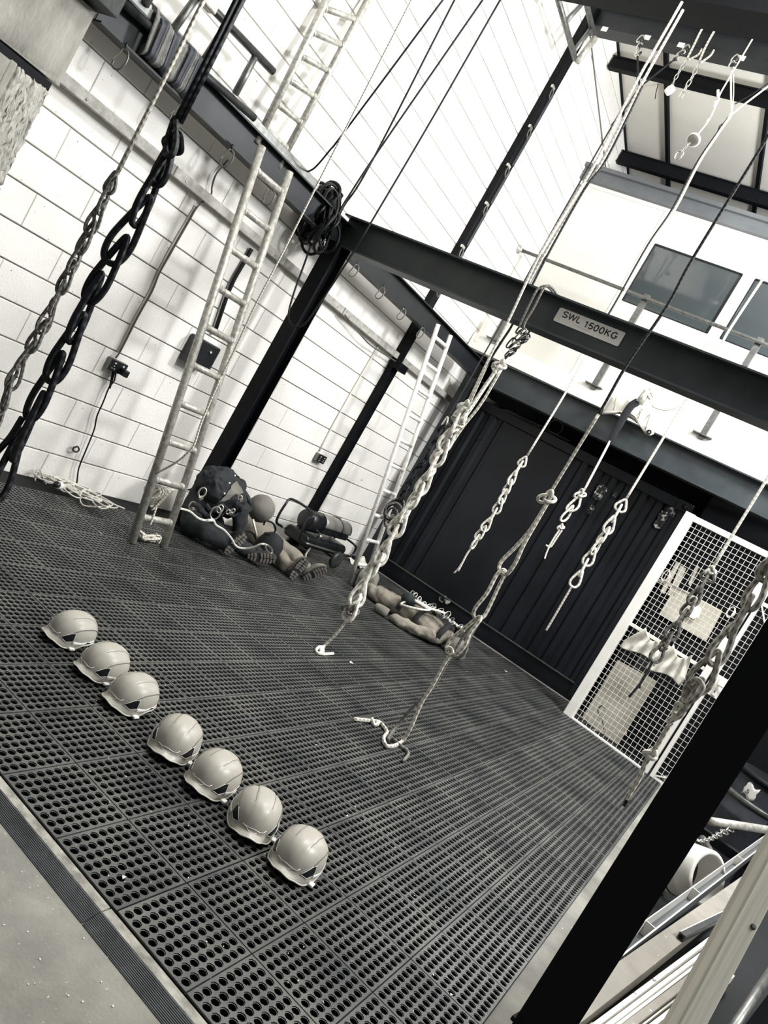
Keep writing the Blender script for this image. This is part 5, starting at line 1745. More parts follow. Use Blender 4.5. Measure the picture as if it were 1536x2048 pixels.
# ---- slings, chains and the round disc hung from the roof beam
RY = 7.5
t = thing('roof_sling', at_y(1275, 170, RY), 'black webbing slings on steel shackles joining in a Y under the roof beam, left', 'sling')
for pts, m, wp in (([(1275, 112), (1276, 140), (1279, 172)], 'webbing', 6), ([(1352, 116), (1320, 142), (1282, 172)], 'webbing', 5), ([(1275, 140), (1272, 172)], 'webbing', 3)):
    strand(t, pts, RY, wp * 0.7, m, 'sling')
for (u, v, L, W, a) in ((1281, 78, 16, 9, 0.5), (1278, 92, 14, 7, 0.3), (1276, 106, 14, 9, 0.1), (1372, 96, 14, 8, 0.6), (1362, 106, 16, 7, 0.9), (1350, 117, 14, 6, 1.0)):
    biner(t, u, v, RY, L, W, a, 'chrome', 0.008, 'shackle')
strand(t, [(1282, 172), (1268, 190), (1258, 207), (1246, 222), (1223, 250)], RY, 3, 'rope_dark', 'tail')
knot(t, 1258, 222, RY, 10, 3, 'rope_black')
t = thing('roof_sling', at_y(1463, 226, RY), 'white webbing slings joining in a Y under the roof beam at the right', 'sling')
for pts, m, wp in (([(1462, 148), (1462, 190), (1463, 226)], 'rope_white', 5), ([(1467, 148), (1467, 190), (1464, 226)], 'rope_white', 3), ([(1545, 166), (1500, 200), (1464, 228)], 'rope_white', 5), ([(1545, 160), (1505, 188), (1470, 208)], 'webbing', 3), ([(1463, 226), (1457, 238)], 'rope_white', 9), ([(1522, 49), (1480, 120), (1462, 148)], 'rope_white', 4.5)):
    strand(t, pts, RY, wp * 0.7, m, 'sling')
for (u, v, L, W, a) in ((1470, 117, 16, 9, 0.4), (1465, 130, 14, 12, 0.1)):
    biner(t, u, v, RY, L, W, a, 'chrome', 0.009, 'shackle')
strand(t, [(1458, 232), (1448, 246), (1440, 252), (1436, 262)], RY, 3, 'rope_dark', 'tail')
# tabs on the beam flange
for (u, v, lab) in ((1209, 58, 'white tag at the left end of the roof beam flange'), (1294, 75, 'white tag on the roof beam flange above the left slings'), (1362, 90, 'white tag on the roof beam flange between the two chains'), (1483, 116, 'white tag on the roof beam flange at the right slings')):
    p = at_y(u, v, 7.525)
    MB().box(p, (0.07, 0.006, 0.05)).build('flange_tag', M['white'], None, bevel=0.002, label=lab, cat='tag')
def chain(par, pts, y, n, m='chrome'):
    C = catmull(P3(pts, y), 6)
    for i in range(n):
        a = C[int(i * (len(C) - 1) / n)]
        b = C[int((i + 1) * (len(C) - 1) / n)]
        d = b - a
        e1 = d.cross(Vector((0, 1, 0))).normalized()
        e2 = Vector((0, 1, 0))
        s = e1 if i % 2 else e2
        q = []
        for k in range(12):
            t_ = 2 * PI * k / 12
            q.append((a + b) / 2 + d * (0.62 * math.copysign(abs(math.sin(t_)) ** 0.8, math.sin(t_))) + s * (d.length * 0.27 * math.copysign(abs(math.cos(t_)) ** 0.8, math.cos(t_))))
        MB().tube(q, d.length * 0.085, 6, True).build('link', M[m], par)
for pts, cp, lab, end in (([(1416, 46), (1404, 58), (1388, 90), (1374, 118)], [(1374, 118), (1362, 138), (1350, 158), (1344, 172)], 'left steel chain hung on a rope sling from the roof beam, weight at its end', True),
                          ([(1440, 50), (1430, 60), (1412, 92), (1398, 124)], [(1398, 124), (1388, 148), (1374, 172), (1360, 196)], 'right steel chain hung on a rope sling from the roof beam', False)):
    t = thing('chain', at_y(*cp[-1], RY), lab, 'chain')
    strand(t, pts, 7.5, 4.6, 'rope_fleck', 'sling')
    strand(t, [(pts[-1][0] + 2, pts[-1][1] + 2), (pts[2][0] + 8, pts[2][1] + 20), (pts[2][0] + 16, pts[2][1] + 8)], 7.5, 4, 'rope_fleck', 'sling')
    chain(t, cp, 7.5, 6)
    if end:
        MB().lathe([(0.0, -0.05), (0.035, -0.045), (0.042, 0.0), (0.035, 0.04), (0.01, 0.05), (0, 0.05)], at_y(1340, 180, 7.5), Matrix.Rotation(0.5, 3, 'Y'), 12).build('weight', M['white'], t)
t = thing('hanging_disc', at_y(1386, 278, 7.46), 'grey disc on a pale cord with a hook below it, hanging under the roof lining', 'pulley')
strand(t, [(1462, 150), (1440, 188), (1437, 200), (1432, 210), (1418, 240), (1395, 270)], 7.46, 3.2, 'rope_white', 'cord')
for pts in ([(1436, 180), (1436, 194)], [(1433, 202), (1428, 214)], [(1418, 238), (1413, 246)]):
    strand(t, pts, 7.46, 5.5, 'rope_white', 'knot')
dc = at_y(1387, 280, 7.46)
dn = (EYE - dc).normalized() * 0.8 + Vector((-0.3, 0, -0.45))
q4 = dn.to_track_quat('Z', 'Y').to_matrix()
MB().lathe([(0.0, 0.02), (0.03, 0.02), (0.058, 0.014), (0.062, 0.0), (0.058, -0.02), (0.0, -0.024)], dc, q4, 28).build('disc', M['canvas'], t)
MB().lathe([(0.060, 0.012), (0.066, 0.004), (0.066, -0.018), (0.060, -0.022)], dc, q4, 28).build('rim', M['white'], t)
chain(t, [(1380, 286), (1370, 296), (1364, 302)], 7.44, 3)
MB().tube(catmull(P3([(1364, 300), (1367, 306), (1362, 314), (1354, 318), (1350, 314), (1355, 304), (1362, 303)], 7.44), 4, True), 0.010, 7, True).build('hook', M['chrome'], t)
t = thing('cord', at_y(1315, 200, 8.9), 'thin dark wire dangling under the roof lining by the left slings', 'wire')
strand(t, [(1318, 162), (1312, 185), (1310, 198)], 8.9, 1.6, 'cable', 'wire')
# =====================================================================
# TRAINING DUMMIES
# =====================================================================
ctex = bpy.data.textures.new('folds', 'CLOUDS')
ctex.noise_scale = 0.11
ctex.noise_depth = 3
ctex2 = bpy.data.textures.new('creases', 'MUSGRAVE')
ctex2.noise_scale = 0.17
ctex2.musgrave_type = 'RIDGED_MULTIFRACTAL'
def body(par, name, nodes, edges, m, subd=2, fold=0.03, root=0):
    """one continuous skin over a skeleton of (x, y, z, radius) joints"""
    o = root_loc(par)
    me = bpy.data.meshes.new(name)
    me.from_pydata([tuple(Vector(p[:3]) - o) for p in nodes], edges, [])
    ob = bpy.data.objects.new(name, me)
    COL.objects.link(ob)
    ob.parent = par
    md = ob.modifiers.new('skin', 'SKIN')
    md.use_smooth_shade = True
    sv = me.skin_vertices[0].data
    for i, p in enumerate(nodes):
        r = p[3] if isinstance(p[3], (tuple, list)) else (p[3], p[3])
        sv[i].radius = r
        sv[i].use_root = (i == root)
    sb = ob.modifiers.new('sub', 'SUBSURF')
    sb.levels = subd
    sb.render_levels = subd + 1
    if fold:
        dm = ob.modifiers.new('fold', 'DISPLACE')
        dm.texture = ctex
        dm.strength = fold
        dm.mid_level = 0.5
        d2_ = ob.modifiers.new('crease', 'DISPLACE')
        d2_.texture = ctex2
        d2_.strength = 0.012
        d2_.mid_level = 0.5
    # the skin modifier leaves no material slot of its own
    me.materials.append(M[m])
    return ob
def boot(par, ankle, toe_dir, sole_n, L=0.27, W=0.10, m='boot', sole='sole'):
    """boot with a lugged sole; sole_n points out of the sole, toe_dir from heel to toe"""
    n = Vector(sole_n).normalized()
    t = Vector(toe_dir)
    t = (t - n * t.dot(n)).normalized()
    s = n.cross(t)
    c = Vector(ankle) + n * 0.05 + t * 0.05
    mb = MB()
    def outline(a):
        x = math.cos(a) * L / 2
        k = 1.0 + 0.16 * math.cos(a) - 0.16 * math.exp(-((math.cos(a) + 0.15) / 0.28) ** 2)
        return x, math.sin(a) * W / 2 * k
    N = 28
    V = []
    prof = [(1.0, 0.0), (1.0, -0.03), (0.93, -0.055), (0.75, -0.085), (0.4, -0.10), (0.0, -0.105)]
    for k, z in prof:
        for i in range(N):
            x, y = outline(2 * PI * i / N)
            V.append(c + t * (x * k - (1 - k) * L * 0.16) + s * (y * k) + n * z)
    F = [(j * N + i, j * N + (i + 1) % N, (j + 1) * N + (i + 1) % N, (j + 1) * N + i) for j in range(len(prof) - 1) for i in range(N)]
    F.append(tuple(range(N)))
    mb.add(V, F, True)
    mb.tube([c - t * L * 0.20 - n * 0.05, Vector(ankle) - n * 0.10 - t * 0.01], 0.052, 12)
    b = mb.build('boot', M[m], par)
    mb = MB()
    V = []
    for z in (0.0, 0.022):
        for i in range(N):
            x, y = outline(2 * PI * i / N)
            V.append(c + t * x * 1.03 + s * y * 1.06 + n * z)
    mb.add(V, [(i, (i + 1) % N, N + (i + 1) % N, N + i) for i in range(N)] + [tuple(range(N, 2 * N)), tuple(range(N))[::-1]])
    so = mb.build('boot_sole', M[sole], b)
    lug = MB()
    R = Matrix((t, s, n)).transposed()
    for i in range(9):
        x = -0.43 + 0.86 * i / 8
        if abs(x + 0.1) < 0.08:
            continue
        y = outline(math.acos(max(-1, min(1, x * 2))))[1]
        for q in (-1, 1):
            lug.box(c + t * (x * L) + s * (q * abs(y) * 0.52) + n * 0.026, (0.018, abs(y) * 0.85, 0.012), R @ Matrix.Rotation(q * 0.25, 3, 'Z'))
    lug.build('lug', M['canvas'], b)
    return b
def ring_(par, c, r, n, m='chrome', th=0.006, name='ring', sx_=1.0):
    q = Vector(n).normalized().to_track_quat('Z', 'Y').to_matrix()
    return MB().tube([Vector(c) + q @ Vector((r * sx_ * math.cos(a), r * math.sin(a), 0)) for a in [2 * PI * i / 16 for i in range(16)]], th, 6, True).build(name, M[m], par)
def strap_(par, pts, w_, m='webbing', name='strap', up=(0, 0, 1)):
    return MB().tube(catmull(pts, 6), w_, 6, flat=0.22, up0=up).build(name, M[m], par)

# ---- 1: seated dummy slumped forward against the gantry column
d1 = thing('training_dummy', (-4.25, 5.3, MZ), 'training dummy in black overalls slumped forward, seated against the gantry column', 'dummy')
nodes = [(-4.28, 5.20, 0.17, (0.17, 0.15)),      # 0 pelvis
         (-4.29, 5.27, 0.36, (0.17, 0.15)),      # 1 waist
         (-4.24, 5.40, 0.47, (0.19, 0.17)),      # 2 upper back
         (-4.18, 5.58, 0.47, (0.16, 0.14)),      # 3 shoulders
         (-4.14, 5.72, 0.43, (0.07, 0.07)),      # 4 neck
         (-4.16, 5.11, 0.13, (0.11, 0.11)),      # 5 hip near
         (-3.98, 5.19, 0.14, (0.085, 0.085)),    # 6 knee near
         (-3.86, 5.36, 0.10, (0.065, 0.065)),    # 7 ankle near
         (-4.18, 5.32, 0.13, (0.11, 0.11)),      # 8 hip far
         (-3.98, 5.50, 0.13, (0.085, 0.085)),    # 9 knee far
         (-3.80, 5.68, 0.09, (0.065, 0.065)),    # 10 ankle far
         (-4.02, 5.46, 0.40, (0.08, 0.08)),      # 11 shoulder near
         (-3.97, 5.50, 0.24, (0.06, 0.06)),      # 12 elbow
         (-3.98, 5.66, 0.16, (0.05, 0.05))]      # 13 wrist
edges = [(0, 1), (1, 2), (2, 3), (3, 4), (0, 5), (5, 6), (6, 7), (0, 8), (8, 9), (9, 10), (3, 11), (11, 12), (12, 13)]
body(d1, 'overalls', nodes, edges, 'overall')
hd = MB().lathe([(0.0, -0.16), (0.06, -0.155), (0.11, -0.11), (0.13, -0.02), (0.125, 0.06), (0.10, 0.13), (0.06, 0.165), (0.0, 0.17)], (-4.12, 5.86, 0.44),
                Matrix.Rotation(0.5, 3, 'Z') @ Matrix.Rotation(-1.9, 3, 'X'), 22).build('hooded_head', M['canvas'], d1)
md = hd.modifiers.new('fold', 'DISPLACE')
md.texture = ctex
md.strength = 0.02
boot(d1, (-3.88, 5.35, 0.125), (-0.15, 0.35, 1.0), (0.75, -0.35, -0.15), m='overall', L=0.25)
boot(d1, (-3.79, 5.68, 0.11), (0.55, 0.65, 0.35), (0.55, -0.75, -0.1), m='overall', L=0.26)
# jacket heaped over the bent back, with a pale quilted panel wrapped on it
jc = at_x(441, 986, -4.20)
jm = MB()
def jk(a, b):
    th, ph = 2 * PI * a, PI * (0.02 + 0.96 * b)
    r = 1.0 + 0.05 * math.sin(5 * th + 2 * b) + 0.04 * math.sin(9 * th)
    return jc + Matrix.Rotation(-0.35, 3, 'X') @ Vector((0.20 * math.cos(th) * math.sin(ph) * r, 0.30 * math.sin(th) * math.sin(ph) * r, 0.205 * math.cos(ph) + 0.02 * math.sin(3 * th)))
jm.patch(jk, 40, 20)
jacket = jm.build('jacket', M['overall'], d1)
sb = jacket.modifiers.new('sub', 'SUBSURF')
sb.levels = 1
sb.render_levels = 2
md = jacket.modifiers.new('fold', 'DISPLACE')
md.texture = ctex
md.strength = 0.07
md = jacket.modifiers.new('crease', 'DISPLACE')
md.texture = ctex2
md.strength = 0.02
def pan(a, b):
    bl, br, tl_, tr = (437, 1008), (487, 986), (474, 968), (486, 960)
    u = (bl[0] * (1 - a) + br[0] * a) * (1 - b) + (tl_[0] * (1 - a) + tr[0] * a) * b
    v = (bl[1] * (1 - a) + br[1] * a) * (1 - b) + (tl_[1] * (1 - a) + tr[1] * a) * b
    return at_x(u, v, -4.02)
gp_ = MB()
gp_.patch(pan, 14, 14)
gp_ = gp_.build('grey_panel', M['canvas'], d1, label='pale grey quilted panel')
md = gp_.modifiers.new('wrap', 'SHRINKWRAP')
md.target = jacket
md.offset = 0.010
md.wrap_method = 'NEAREST_SURFACEPOINT'
for (u, v) in ((470, 951), (459, 966), (449, 987)):
    MB().lathe([(0.008, -0.004), (0.008, 0.004), (0, 0.006)], at_x(u, v, -4.02), Matrix.Rotation(PI / 2, 3, 'Y'), 8).build('stud', M['strip'], d1)
# harness webbing, steel fittings and the white safety line
def hug(c, R1, R2, a0, a1, tilt, m='webbing', w_=0.024, rz=0.0):
    """webbing arc round the trunk"""
    q = []
    for i in range(13):
        t = a0 + (a1 - a0) * i / 12
        q.append(Vector(c) + Matrix.Rotation(rz, 3, 'Z') @ (Matrix.Rotation(tilt, 3, 'X') @ Vector((R1 * math.cos(t), 0.0, R2 * math.sin(t)))))
    return strap_(d1, q, w_, m, up=(0, 1, 0))
hug((-4.26, 5.36, 0.41), 0.205, 0.195, -0.9, 2.6, 0.5)
hug((-4.20, 5.53, 0.46), 0.195, 0.175, -0.9, 2.6, 0.9)
hug((-4.28, 5.22, 0.22), 0.195, 0.17, -0.6, 2.4, 0.1, w_=0.03)
hug((-4.14, 5.12, 0.14), 0.125, 0.125, -0.4, 2.6, 0.0, w_=0.022, rz=1.2)
hug((-4.14, 5.34, 0.14), 0.125, 0.125, -0.4, 2.6, 0.0, w_=0.022, rz=1.2)
for (u, v, x, r, m) in ((431, 1026, -3.92, 0.055, 'chrome'), (385, 1012, -4.02, 0.035, 'chrome'), (405, 985, -4.0, 0.04, 'chrome'), (480, 996, -3.95, 0.022, 'chrome'), (456, 1024, -3.93, 0.02, 'chrome'), (466, 1022, -3.93, 0.02, 'chrome'), (440, 1018, -3.93, 0.035, 'chrome')):
    ring_(d1, at_x(u, v, x), r, (1, -0.9, 0.2), m, 0.007, 'buckle', 0.7)
for k in range(7):
    u, v = (392 + 14 * k, 1018 + (8 if k % 2 else -2))
    c = at_x(u, v, -3.99)
    MB().tube(catmull([c + Vector((0, -0.07, 0.02)), c + Vector((0.03, -0.02, 0.03 - 0.02 * (k % 3))), c + Vector((0.02, 0.04, -0.01)), c + Vector((0.0, 0.09, 0.015 * (k % 2)))], 5), 0.020, 6, flat=0.35).build('lap_strap', M['webbing'], d1)
for (u, v, x) in ((388, 1016, -3.99), (402, 996, -3.98), (482, 1000, -3.94), (462, 1026, -3.94)):
    MB().box(at_x(u, v, x), (0.02, 0.04, 0.03), Matrix.Rotation(0.6, 3, 'X')).build('strap_plate', M['chrome'], d1, bevel=0.004)
ln = thing('safety_line', at_z(500, 1100, 0.05), 'white safety line trailing over the seated dummy to a steel hook', 'rope')
lp_ = [at_x(u, v, x) for u, v, x in ((355, 1016, -4.02), (378, 1022, -3.98), (396, 1036, -3.92), (412, 1041, -3.90), (426, 1040, -3.88), (432, 1050, -3.86), (448, 1060, -3.84), (462, 1076, -3.80), (472, 1092, -3.76), (488, 1097, -3.72), (505, 1095, -3.66), (523, 1088, -3.60), (536, 1091, -3.58))]
MB().tube(catmull(lp_, 6), 0.009, 8).build('line', M['rope_white'], ln)
MB().tube(catmull([lp_[3], lp_[4]], 2), 0.013, 8).build('sleeve', M['white'], ln)
MB().tube(catmull([at_x(u, v, -3.56) for u, v in ((531, 1090), (541, 1095), (545, 1103), (541, 1107), (534, 1101))], 5, True), 0.009, 8, True).build('hook', M['chrome'], ln)

# ---- 2: second dummy lying behind, grey trousers and boots towards the camera
d2 = thing('training_dummy', (-3.85, 6.2, MZ), 'training dummy lying behind the seated one, pale trousers and boots pointing right', 'dummy')
nodes = [(-4.12, 6.22, 0.15, (0.15, 0.12)), (-4.30, 6.28, 0.15, (0.17, 0.12)), (-4.48, 6.36, 0.15, (0.16, 0.12)),
         (-4.02, 6.30, 0.13, (0.095, 0.095)), (-3.86, 6.33, 0.15, (0.08, 0.08)), (-3.66, 6.36, 0.085, (0.06, 0.06)),
         (-4.06, 6.12, 0.12, (0.095, 0.095)), (-3.86, 6.08, 0.13, (0.08, 0.08)), (-3.64, 6.08, 0.08, (0.06, 0.06)),
         (-4.56, 6.40, 0.14, (0.07, 0.07)), (-4.62, 6.44, 0.14, (0.09, 0.09))]
body(d2, 'trousers', nodes, [(0, 1), (1, 2), (0, 3), (3, 4), (4, 5), (0, 6), (6, 7), (7, 8), (2, 9), (9, 10)], 'overall_grey')
boot(d2, (-3.62, 6.08, 0.10), (-0.1, 0.3, 1), (1, -0.75, -0.1), L=0.24)
boot(d2, (-3.64, 6.38, 0.10), (0.35, 0.5, 0.8), (0.95, -0.65, -0.25), L=0.25)
bg = MB().lathe([(0.0, -0.10), (0.10, -0.09), (0.13, 0.0), (0.12, 0.10), (0.06, 0.16), (0.03, 0.17), (0.0, 0.17)], (-3.90, 5.94, 0.145), Matrix.Rotation(0.3, 3, 'Y'), 18).build('rope_bag', M['overall'], None,
     label='black drawstring bag wedged between the two dummies on the mats', cat='bag')
md = bg.modifiers.new('fold', 'DISPLACE')
md.texture = ctex
md.strength = 0.05
for pts in ([(527, 1050), (532, 1042), (545, 1046), (551, 1058), (545, 1068), (530, 1066)], [(473, 1068), (490, 1062), (505, 1066), (512, 1078)]):
    MB().tube(catmull([at_x(u, v, -3.9) for u, v in pts], 5), 0.009, 6).build('cord_loop', M['cable'], d2)
MB().tube([at_x(506, 1040, -3.92), at_x(513, 1070, -3.9)], 0.012, 6).build('sling', M['rope_white'], d2)

# ---- 3: dummy lying on its back by the container
d3 = thing('training_dummy', (-2.8, 7.4, MZ), 'training dummy in grey overalls and black harness lying on its back beside the container', 'dummy')
nodes = [(-3.02, 7.42, 0.13, (0.15, 0.11)), (-2.82, 7.42, 0.14, (0.16, 0.12)), (-2.58, 7.42, 0.15, (0.19, 0.13)), (-2.46, 7.44, 0.13, (0.08, 0.07)),
         (-3.18, 7.36, 0.11, (0.09, 0.085)), (-3.38, 7.36, 0.11, (0.075, 0.075)), (-3.57, 7.38, 0.075, (0.055, 0.055)),
         (-3.18, 7.52, 0.11, (0.09, 0.085)), (-3.38, 7.57, 0.11, (0.075, 0.075)), (-3.57, 7.60, 0.075, (0.055, 0.055)),
         (-2.52, 7.22, 0.11, (0.075, 0.07)), (-2.70, 7.10, 0.085, (0.058, 0.055)), (-2.95, 7.03, 0.075, (0.048, 0.045)),
         (-2.52, 7.62, 0.11, (0.075, 0.07)), (-2.75, 7.72, 0.09, (0.055, 0.055)), (-2.98, 7.70, 0.08, (0.045, 0.045))]
body(d3, 'overalls', nodes, [(0, 1), (1, 2), (2, 3), (0, 4), (4, 5), (5, 6), (0, 7), (7, 8), (8, 9), (2, 10), (10, 11), (11, 12), (2, 13), (13, 14), (14, 15)], 'overall_grey', fold=0.06)
MB().lathe([(0.0, -0.115), (0.05, -0.11), (0.085, -0.07), (0.098, 0.0), (0.092, 0.06), (0.06, 0.115), (0.0, 0.125)], (-2.33, 7.44, 0.115), Matrix.Rotation(PI / 2, 3, 'Y'), 20).build('head', M['canvas'], d3)
MB().lathe([(0.0, -0.09), (0.03, -0.088), (0.044, -0.06), (0.050, 0.0), (0.048, 0.06), (0.0, 0.06)], (-3.04, 7.01, 0.075), Matrix.Rotation(0.28, 3, 'Z') @ Matrix.Rotation(PI / 2, 3, 'Y'), 14).build('stump_hand', M['canvas'], d3)
boot(d3, (-3.57, 7.38, 0.09), (0, -0.2, 1), (-1, 0, 0), L=0.24)
boot(d3, (-3.57, 7.60, 0.09), (0, 0.2, 1), (-1, 0, 0), L=0.24)
for x, w_ in ((-2.46, 0.032), (-2.76, 0.030), (-2.98, 0.034)):
    q = [(x, 7.42 + 0.235 * math.cos(a), 0.13 + 0.165 * math.sin(a)) for a in [PI * i / 10 for i in range(11)]]
    strap_(d3, q, w_, up=(1, 0, 0))
for y in (7.33, 7.52):
    strap_(d3, [(-3.05, y, 0.27), (-2.8, y, 0.295), (-2.55, y, 0.30), (-2.42, y, 0.26)], 0.024, up=(0, 1, 0))
r6 = random.Random(8)
for i in range(16):
    c = Vector((-3.0 + 0.62 * i / 15, 7.42 + r6.uniform(-0.11, 0.11), 0.315 + r6.uniform(-0.02, 0.02)))
    ring_(d3, c, r6.uniform(0.022, 0.05), (r6.uniform(-0.6, 0.6), -0.6 + r6.uniform(-0.4, 0.3), 0.8), 'chrome' if i % 3 else 'tube_mid', 0.006, 'buckle', 0.6)
for i in range(5):
    MB().box((-2.5 + 0.045 * i, 7.36 + 0.03 * (i % 2), 0.315), (0.018, 0.07, 0.018), rotz(0.5)).build('strap_plate', M['strip'], d3, bevel=0.003)
MB().tube(catmull([(-2.98, 7.20, 0.20), (-2.90, 7.14, 0.22), (-2.76, 7.17, 0.27), (-2.70, 7.26, 0.31), (-2.80, 7.30, 0.31), (-2.92, 7.27, 0.29)], 5, True), 0.012, 7, True).build('rope_loop', M['rope_white'], d3)
MB().tube(catmull([(-2.88, 7.24, 0.30), (-2.74, 7.24, 0.31), (-2.66, 7.32, 0.33), (-2.60, 7.40, 0.34)], 5), 0.013, 7).build('rope_tail', M['rope_white'], d3)
MB().tube(catmull([at_z(u, v, 0.10) for u, v in ((905, 1298), (925, 1305), (930, 1312), (922, 1318), (910, 1314))], 5), 0.010, 6).build('handle_loop', M['cable_grey'], d3)
mb = MB()
mb.lathe([(0.0, -0.06), (0.07, -0.05), (0.09, 0.0), (0.07, 0.05), (0.0, 0.06)], (-2.97, 7.30, 0.27), None, 14)
mb.build('hip_pouch', M['overall'], d3)

# ---- rubbish by the corner: rags, short pipe
mb = MB()
def rag(a, b):
    return Vector((-4.45 + 0.28 * a, 8.45 + 0.35 * b, MZ + 0.02 + 0.10 * math.sin(PI * a) * math.sin(PI * b) + 0.03 * math.sin(11 * a + 7 * b)))
mb.patch(rag, 14, 14)
mb.build('rag', M['cloth'], None, solid=0.004, label='crumpled pale rag on the floor in the corner behind the heater', cat='rag')
MB().tube([at_z(663, 1101, 0.06), at_z(684, 1107, 0.06)], 0.028, 12).build('pipe_offcut', M['galv'], None, label='short grey pipe offcut lying in the corner right of the heater wheel', cat='pipe')
# =====================================================================
# STOCK RACK RIGHT OF THE NEAR COLUMN
# =====================================================================
def zline(u0, v0, u1, v1, z, e0=0.0, e1=0.0):
    a, b = at_z(u0, v0, z), at_z(u1, v1, z)
    d_ = (b - a)
    return a - d_ * e0, b + d_ * e1
def stock(name, l, z, wx_, hz, m, label, cat, e0=0.0, e1=0.25, bevel=0.002):
    a, b = zline(*l, z, e0, e1)
    a = a - Vector((0, 0, hz / 2))
    b = b - Vector((0, 0, hz / 2))
    return MB().bar(a, b, wx_, hz).build(name, M[m], None, bevel=bevel, label=label, cat=cat)
Z = 0.56
def lane(x24, slope, y0, y1, dx=0.0):
    return Vector((x24 + dx + slope * (y0 - 2.4), y0, 0)), Vector((x24 + dx + slope * (y1 - 2.4), y1, 0))
def lay(name, x0, x1, slope, y0, y1, ztop, h, m, label, cat, bevel=0.0015):
    a, b = lane((x0 + x1) / 2, slope, y0, y1)
    c = Vector((0, 0, ztop - h / 2))
    return MB().bar(a + c, b + c, x1 - x0, h).build(name, M[m], None, bevel=bevel, label=label, cat=cat)
# stiffened channel lying on its side: two upright flanges, a level web between them and stiffener plates
sl_ = 0.158
a, b = lane(0.051, sl_, 2.05, 6.4)
dv = (b - a).normalized()
sd2 = Vector((dv.y, -dv.x, 0))
tw = 0.040
wb = thing('stiffened_beam', a.lerp(b, 0.4) + Vector((0, 0, Z - 0.06)), 'steel channel lying in the rack, edges coloured as lit, stiffener plates dividing its trough', 'beam')
up_ = Vector((0, 0, 1))
MB().bar(a + up_ * (Z - 0.03), b + up_ * (Z - 0.03), 0.003, 0.06).build('flange', M['white'], wb)
fl2 = MB().bar(a + sd2 * tw + up_ * (Z - 0.0315), b + sd2 * tw + up_ * (Z - 0.0315), 0.003, 0.057).build('flange', M['fascia'], wb)  # grey inner faces, the trough's shade put into their colour
MB().bar(a + sd2 * tw + up_ * (Z - 0.001), b + sd2 * tw + up_ * (Z - 0.001), 0.005, 0.003).build('lit_edge', M['white'], fl2)  # white strip, the lit top edge put into the colour
MB().bar(a + sd2 * tw / 2 + up_ * (Z - 0.058), b + sd2 * tw / 2 + up_ * (Z - 0.058), tw - 0.003, 0.004).build('web', M['fascia'], wb)
for (u, v) in ((1226, 1888), (1294, 1838), (1384, 1770), (1472, 1706), (1550, 1648)):
    p = at_z(u, v, Z)
    c = a + dv * (p - a).dot(dv) + sd2 * tw / 2
    c.z = Z - 0.03
    MB().bar(c - sd2 * (tw / 2 - 0.0015), c + sd2 * (tw / 2 - 0.0015), 0.006, 0.05).build('stiffener', M['white'], wb)
lay('painted_beam', 0.094, 0.158, 0.18, 2.02, 5.6, Z - 0.004, 0.055, 'mdf', 'broad tan painted beam next to the stiffened channel, dusty top', 'beam')
a, b = zline(1366, 1868, 1520, 1793, Z + 0.022, 0.0, 0.1)
hb = thing('hollow_bar', a, 'dark square hollow bar with a round hole in its end, laid over the tan beam', 'bar')
a = a - up_ * 0.0125
b = b - up_ * 0.0125
MB().bar(a, b, 0.025, 0.025).build('bar', M['tube_dark'], hb, bevel=0.002)
MB().bar(a - sd2 * 0.011 + up_ * 0.0135, b - sd2 * 0.011 + up_ * 0.0135, 0.003, 0.002).build('lip', M['white'], hb)
dd = (b - a).normalized()
q = (-dd).to_track_quat('Z', 'Y').to_matrix()
MB().lathe([(0.008, 0.0), (0.008, 0.0015), (0.005, 0.0015), (0.005, 0.0005), (0, 0.0005)], a, q, 14).build('end_hole', M['black'], hb)
lay('aluminium_bar', 0.179, 0.192, 0.20, 2.12, 3.6, Z - 0.004, 0.03, 'alu', 'bright aluminium bar with a bolt, first to the right of the tan beam', 'bar')
lay('aluminium_bar', 0.1975, 0.209, 0.205, 2.14, 3.6, Z - 0.006, 0.03, 'panel_edge', 'second pale bar, beside the bright aluminium bar', 'bar')
lay('aluminium_bar', 0.2115, 0.2195, 0.21, 2.1, 3.5, Z - 0.01, 0.03, 'white', 'third pale bar on the rack, thinner than its neighbours', 'bar')
lay('painted_plank', 0.222, 0.244, 0.215, 1.95, 3.3, Z - 0.006, 0.022, 'mdf', 'grey tan plank between the pale bars on the rack', 'plank')
lay('aluminium_bar', 0.247, 0.254, 0.22, 1.95, 3.3, Z - 0.014, 0.02, 'chrome', 'thin polished bar beside the grey tan plank', 'bar')
lay('timber_batten', 0.258, 0.270, 0.225, 1.95, 3.2, Z - 0.014, 0.022, 'wood', 'narrow pale batten low on the rack near the pine post', 'batten')
lay('timber_batten', 0.2745, 0.300, 0.225, 1.95, 3.2, Z - 0.014, 0.03, 'wood', 'broad pale batten low on the rack, nearest the pine post', 'batten')
lay('bar_undersheet', 0.045, 0.42, 0.20, 2.0, 6.2, 0.485, 0.012, 'black', 'black tray under the bars on the rack', 'undersheet')  # plain black sheet below the bars, visible only between them
p = at_z(1236, 2015, Z)
MB().box((0.130, 2.105, Z - 0.02), (0.016, 0.03, 0.07), rotz(-0.2)).build('end_clamp', M['galv'], None, bevel=0.006, label='small steel clamp at the near end of the bright aluminium bar', cat='clamp')
x_ = 0.1855 + 0.20 * 0.24
MB().lathe([(0.0045, 0), (0.0045, 0.003), (0, 0.004)], (x_, 2.64, Z - 0.004), None, 8).build('bolt_head', M['chrome'], None, label='bolt head on the bright aluminium bar', cat='bolt')
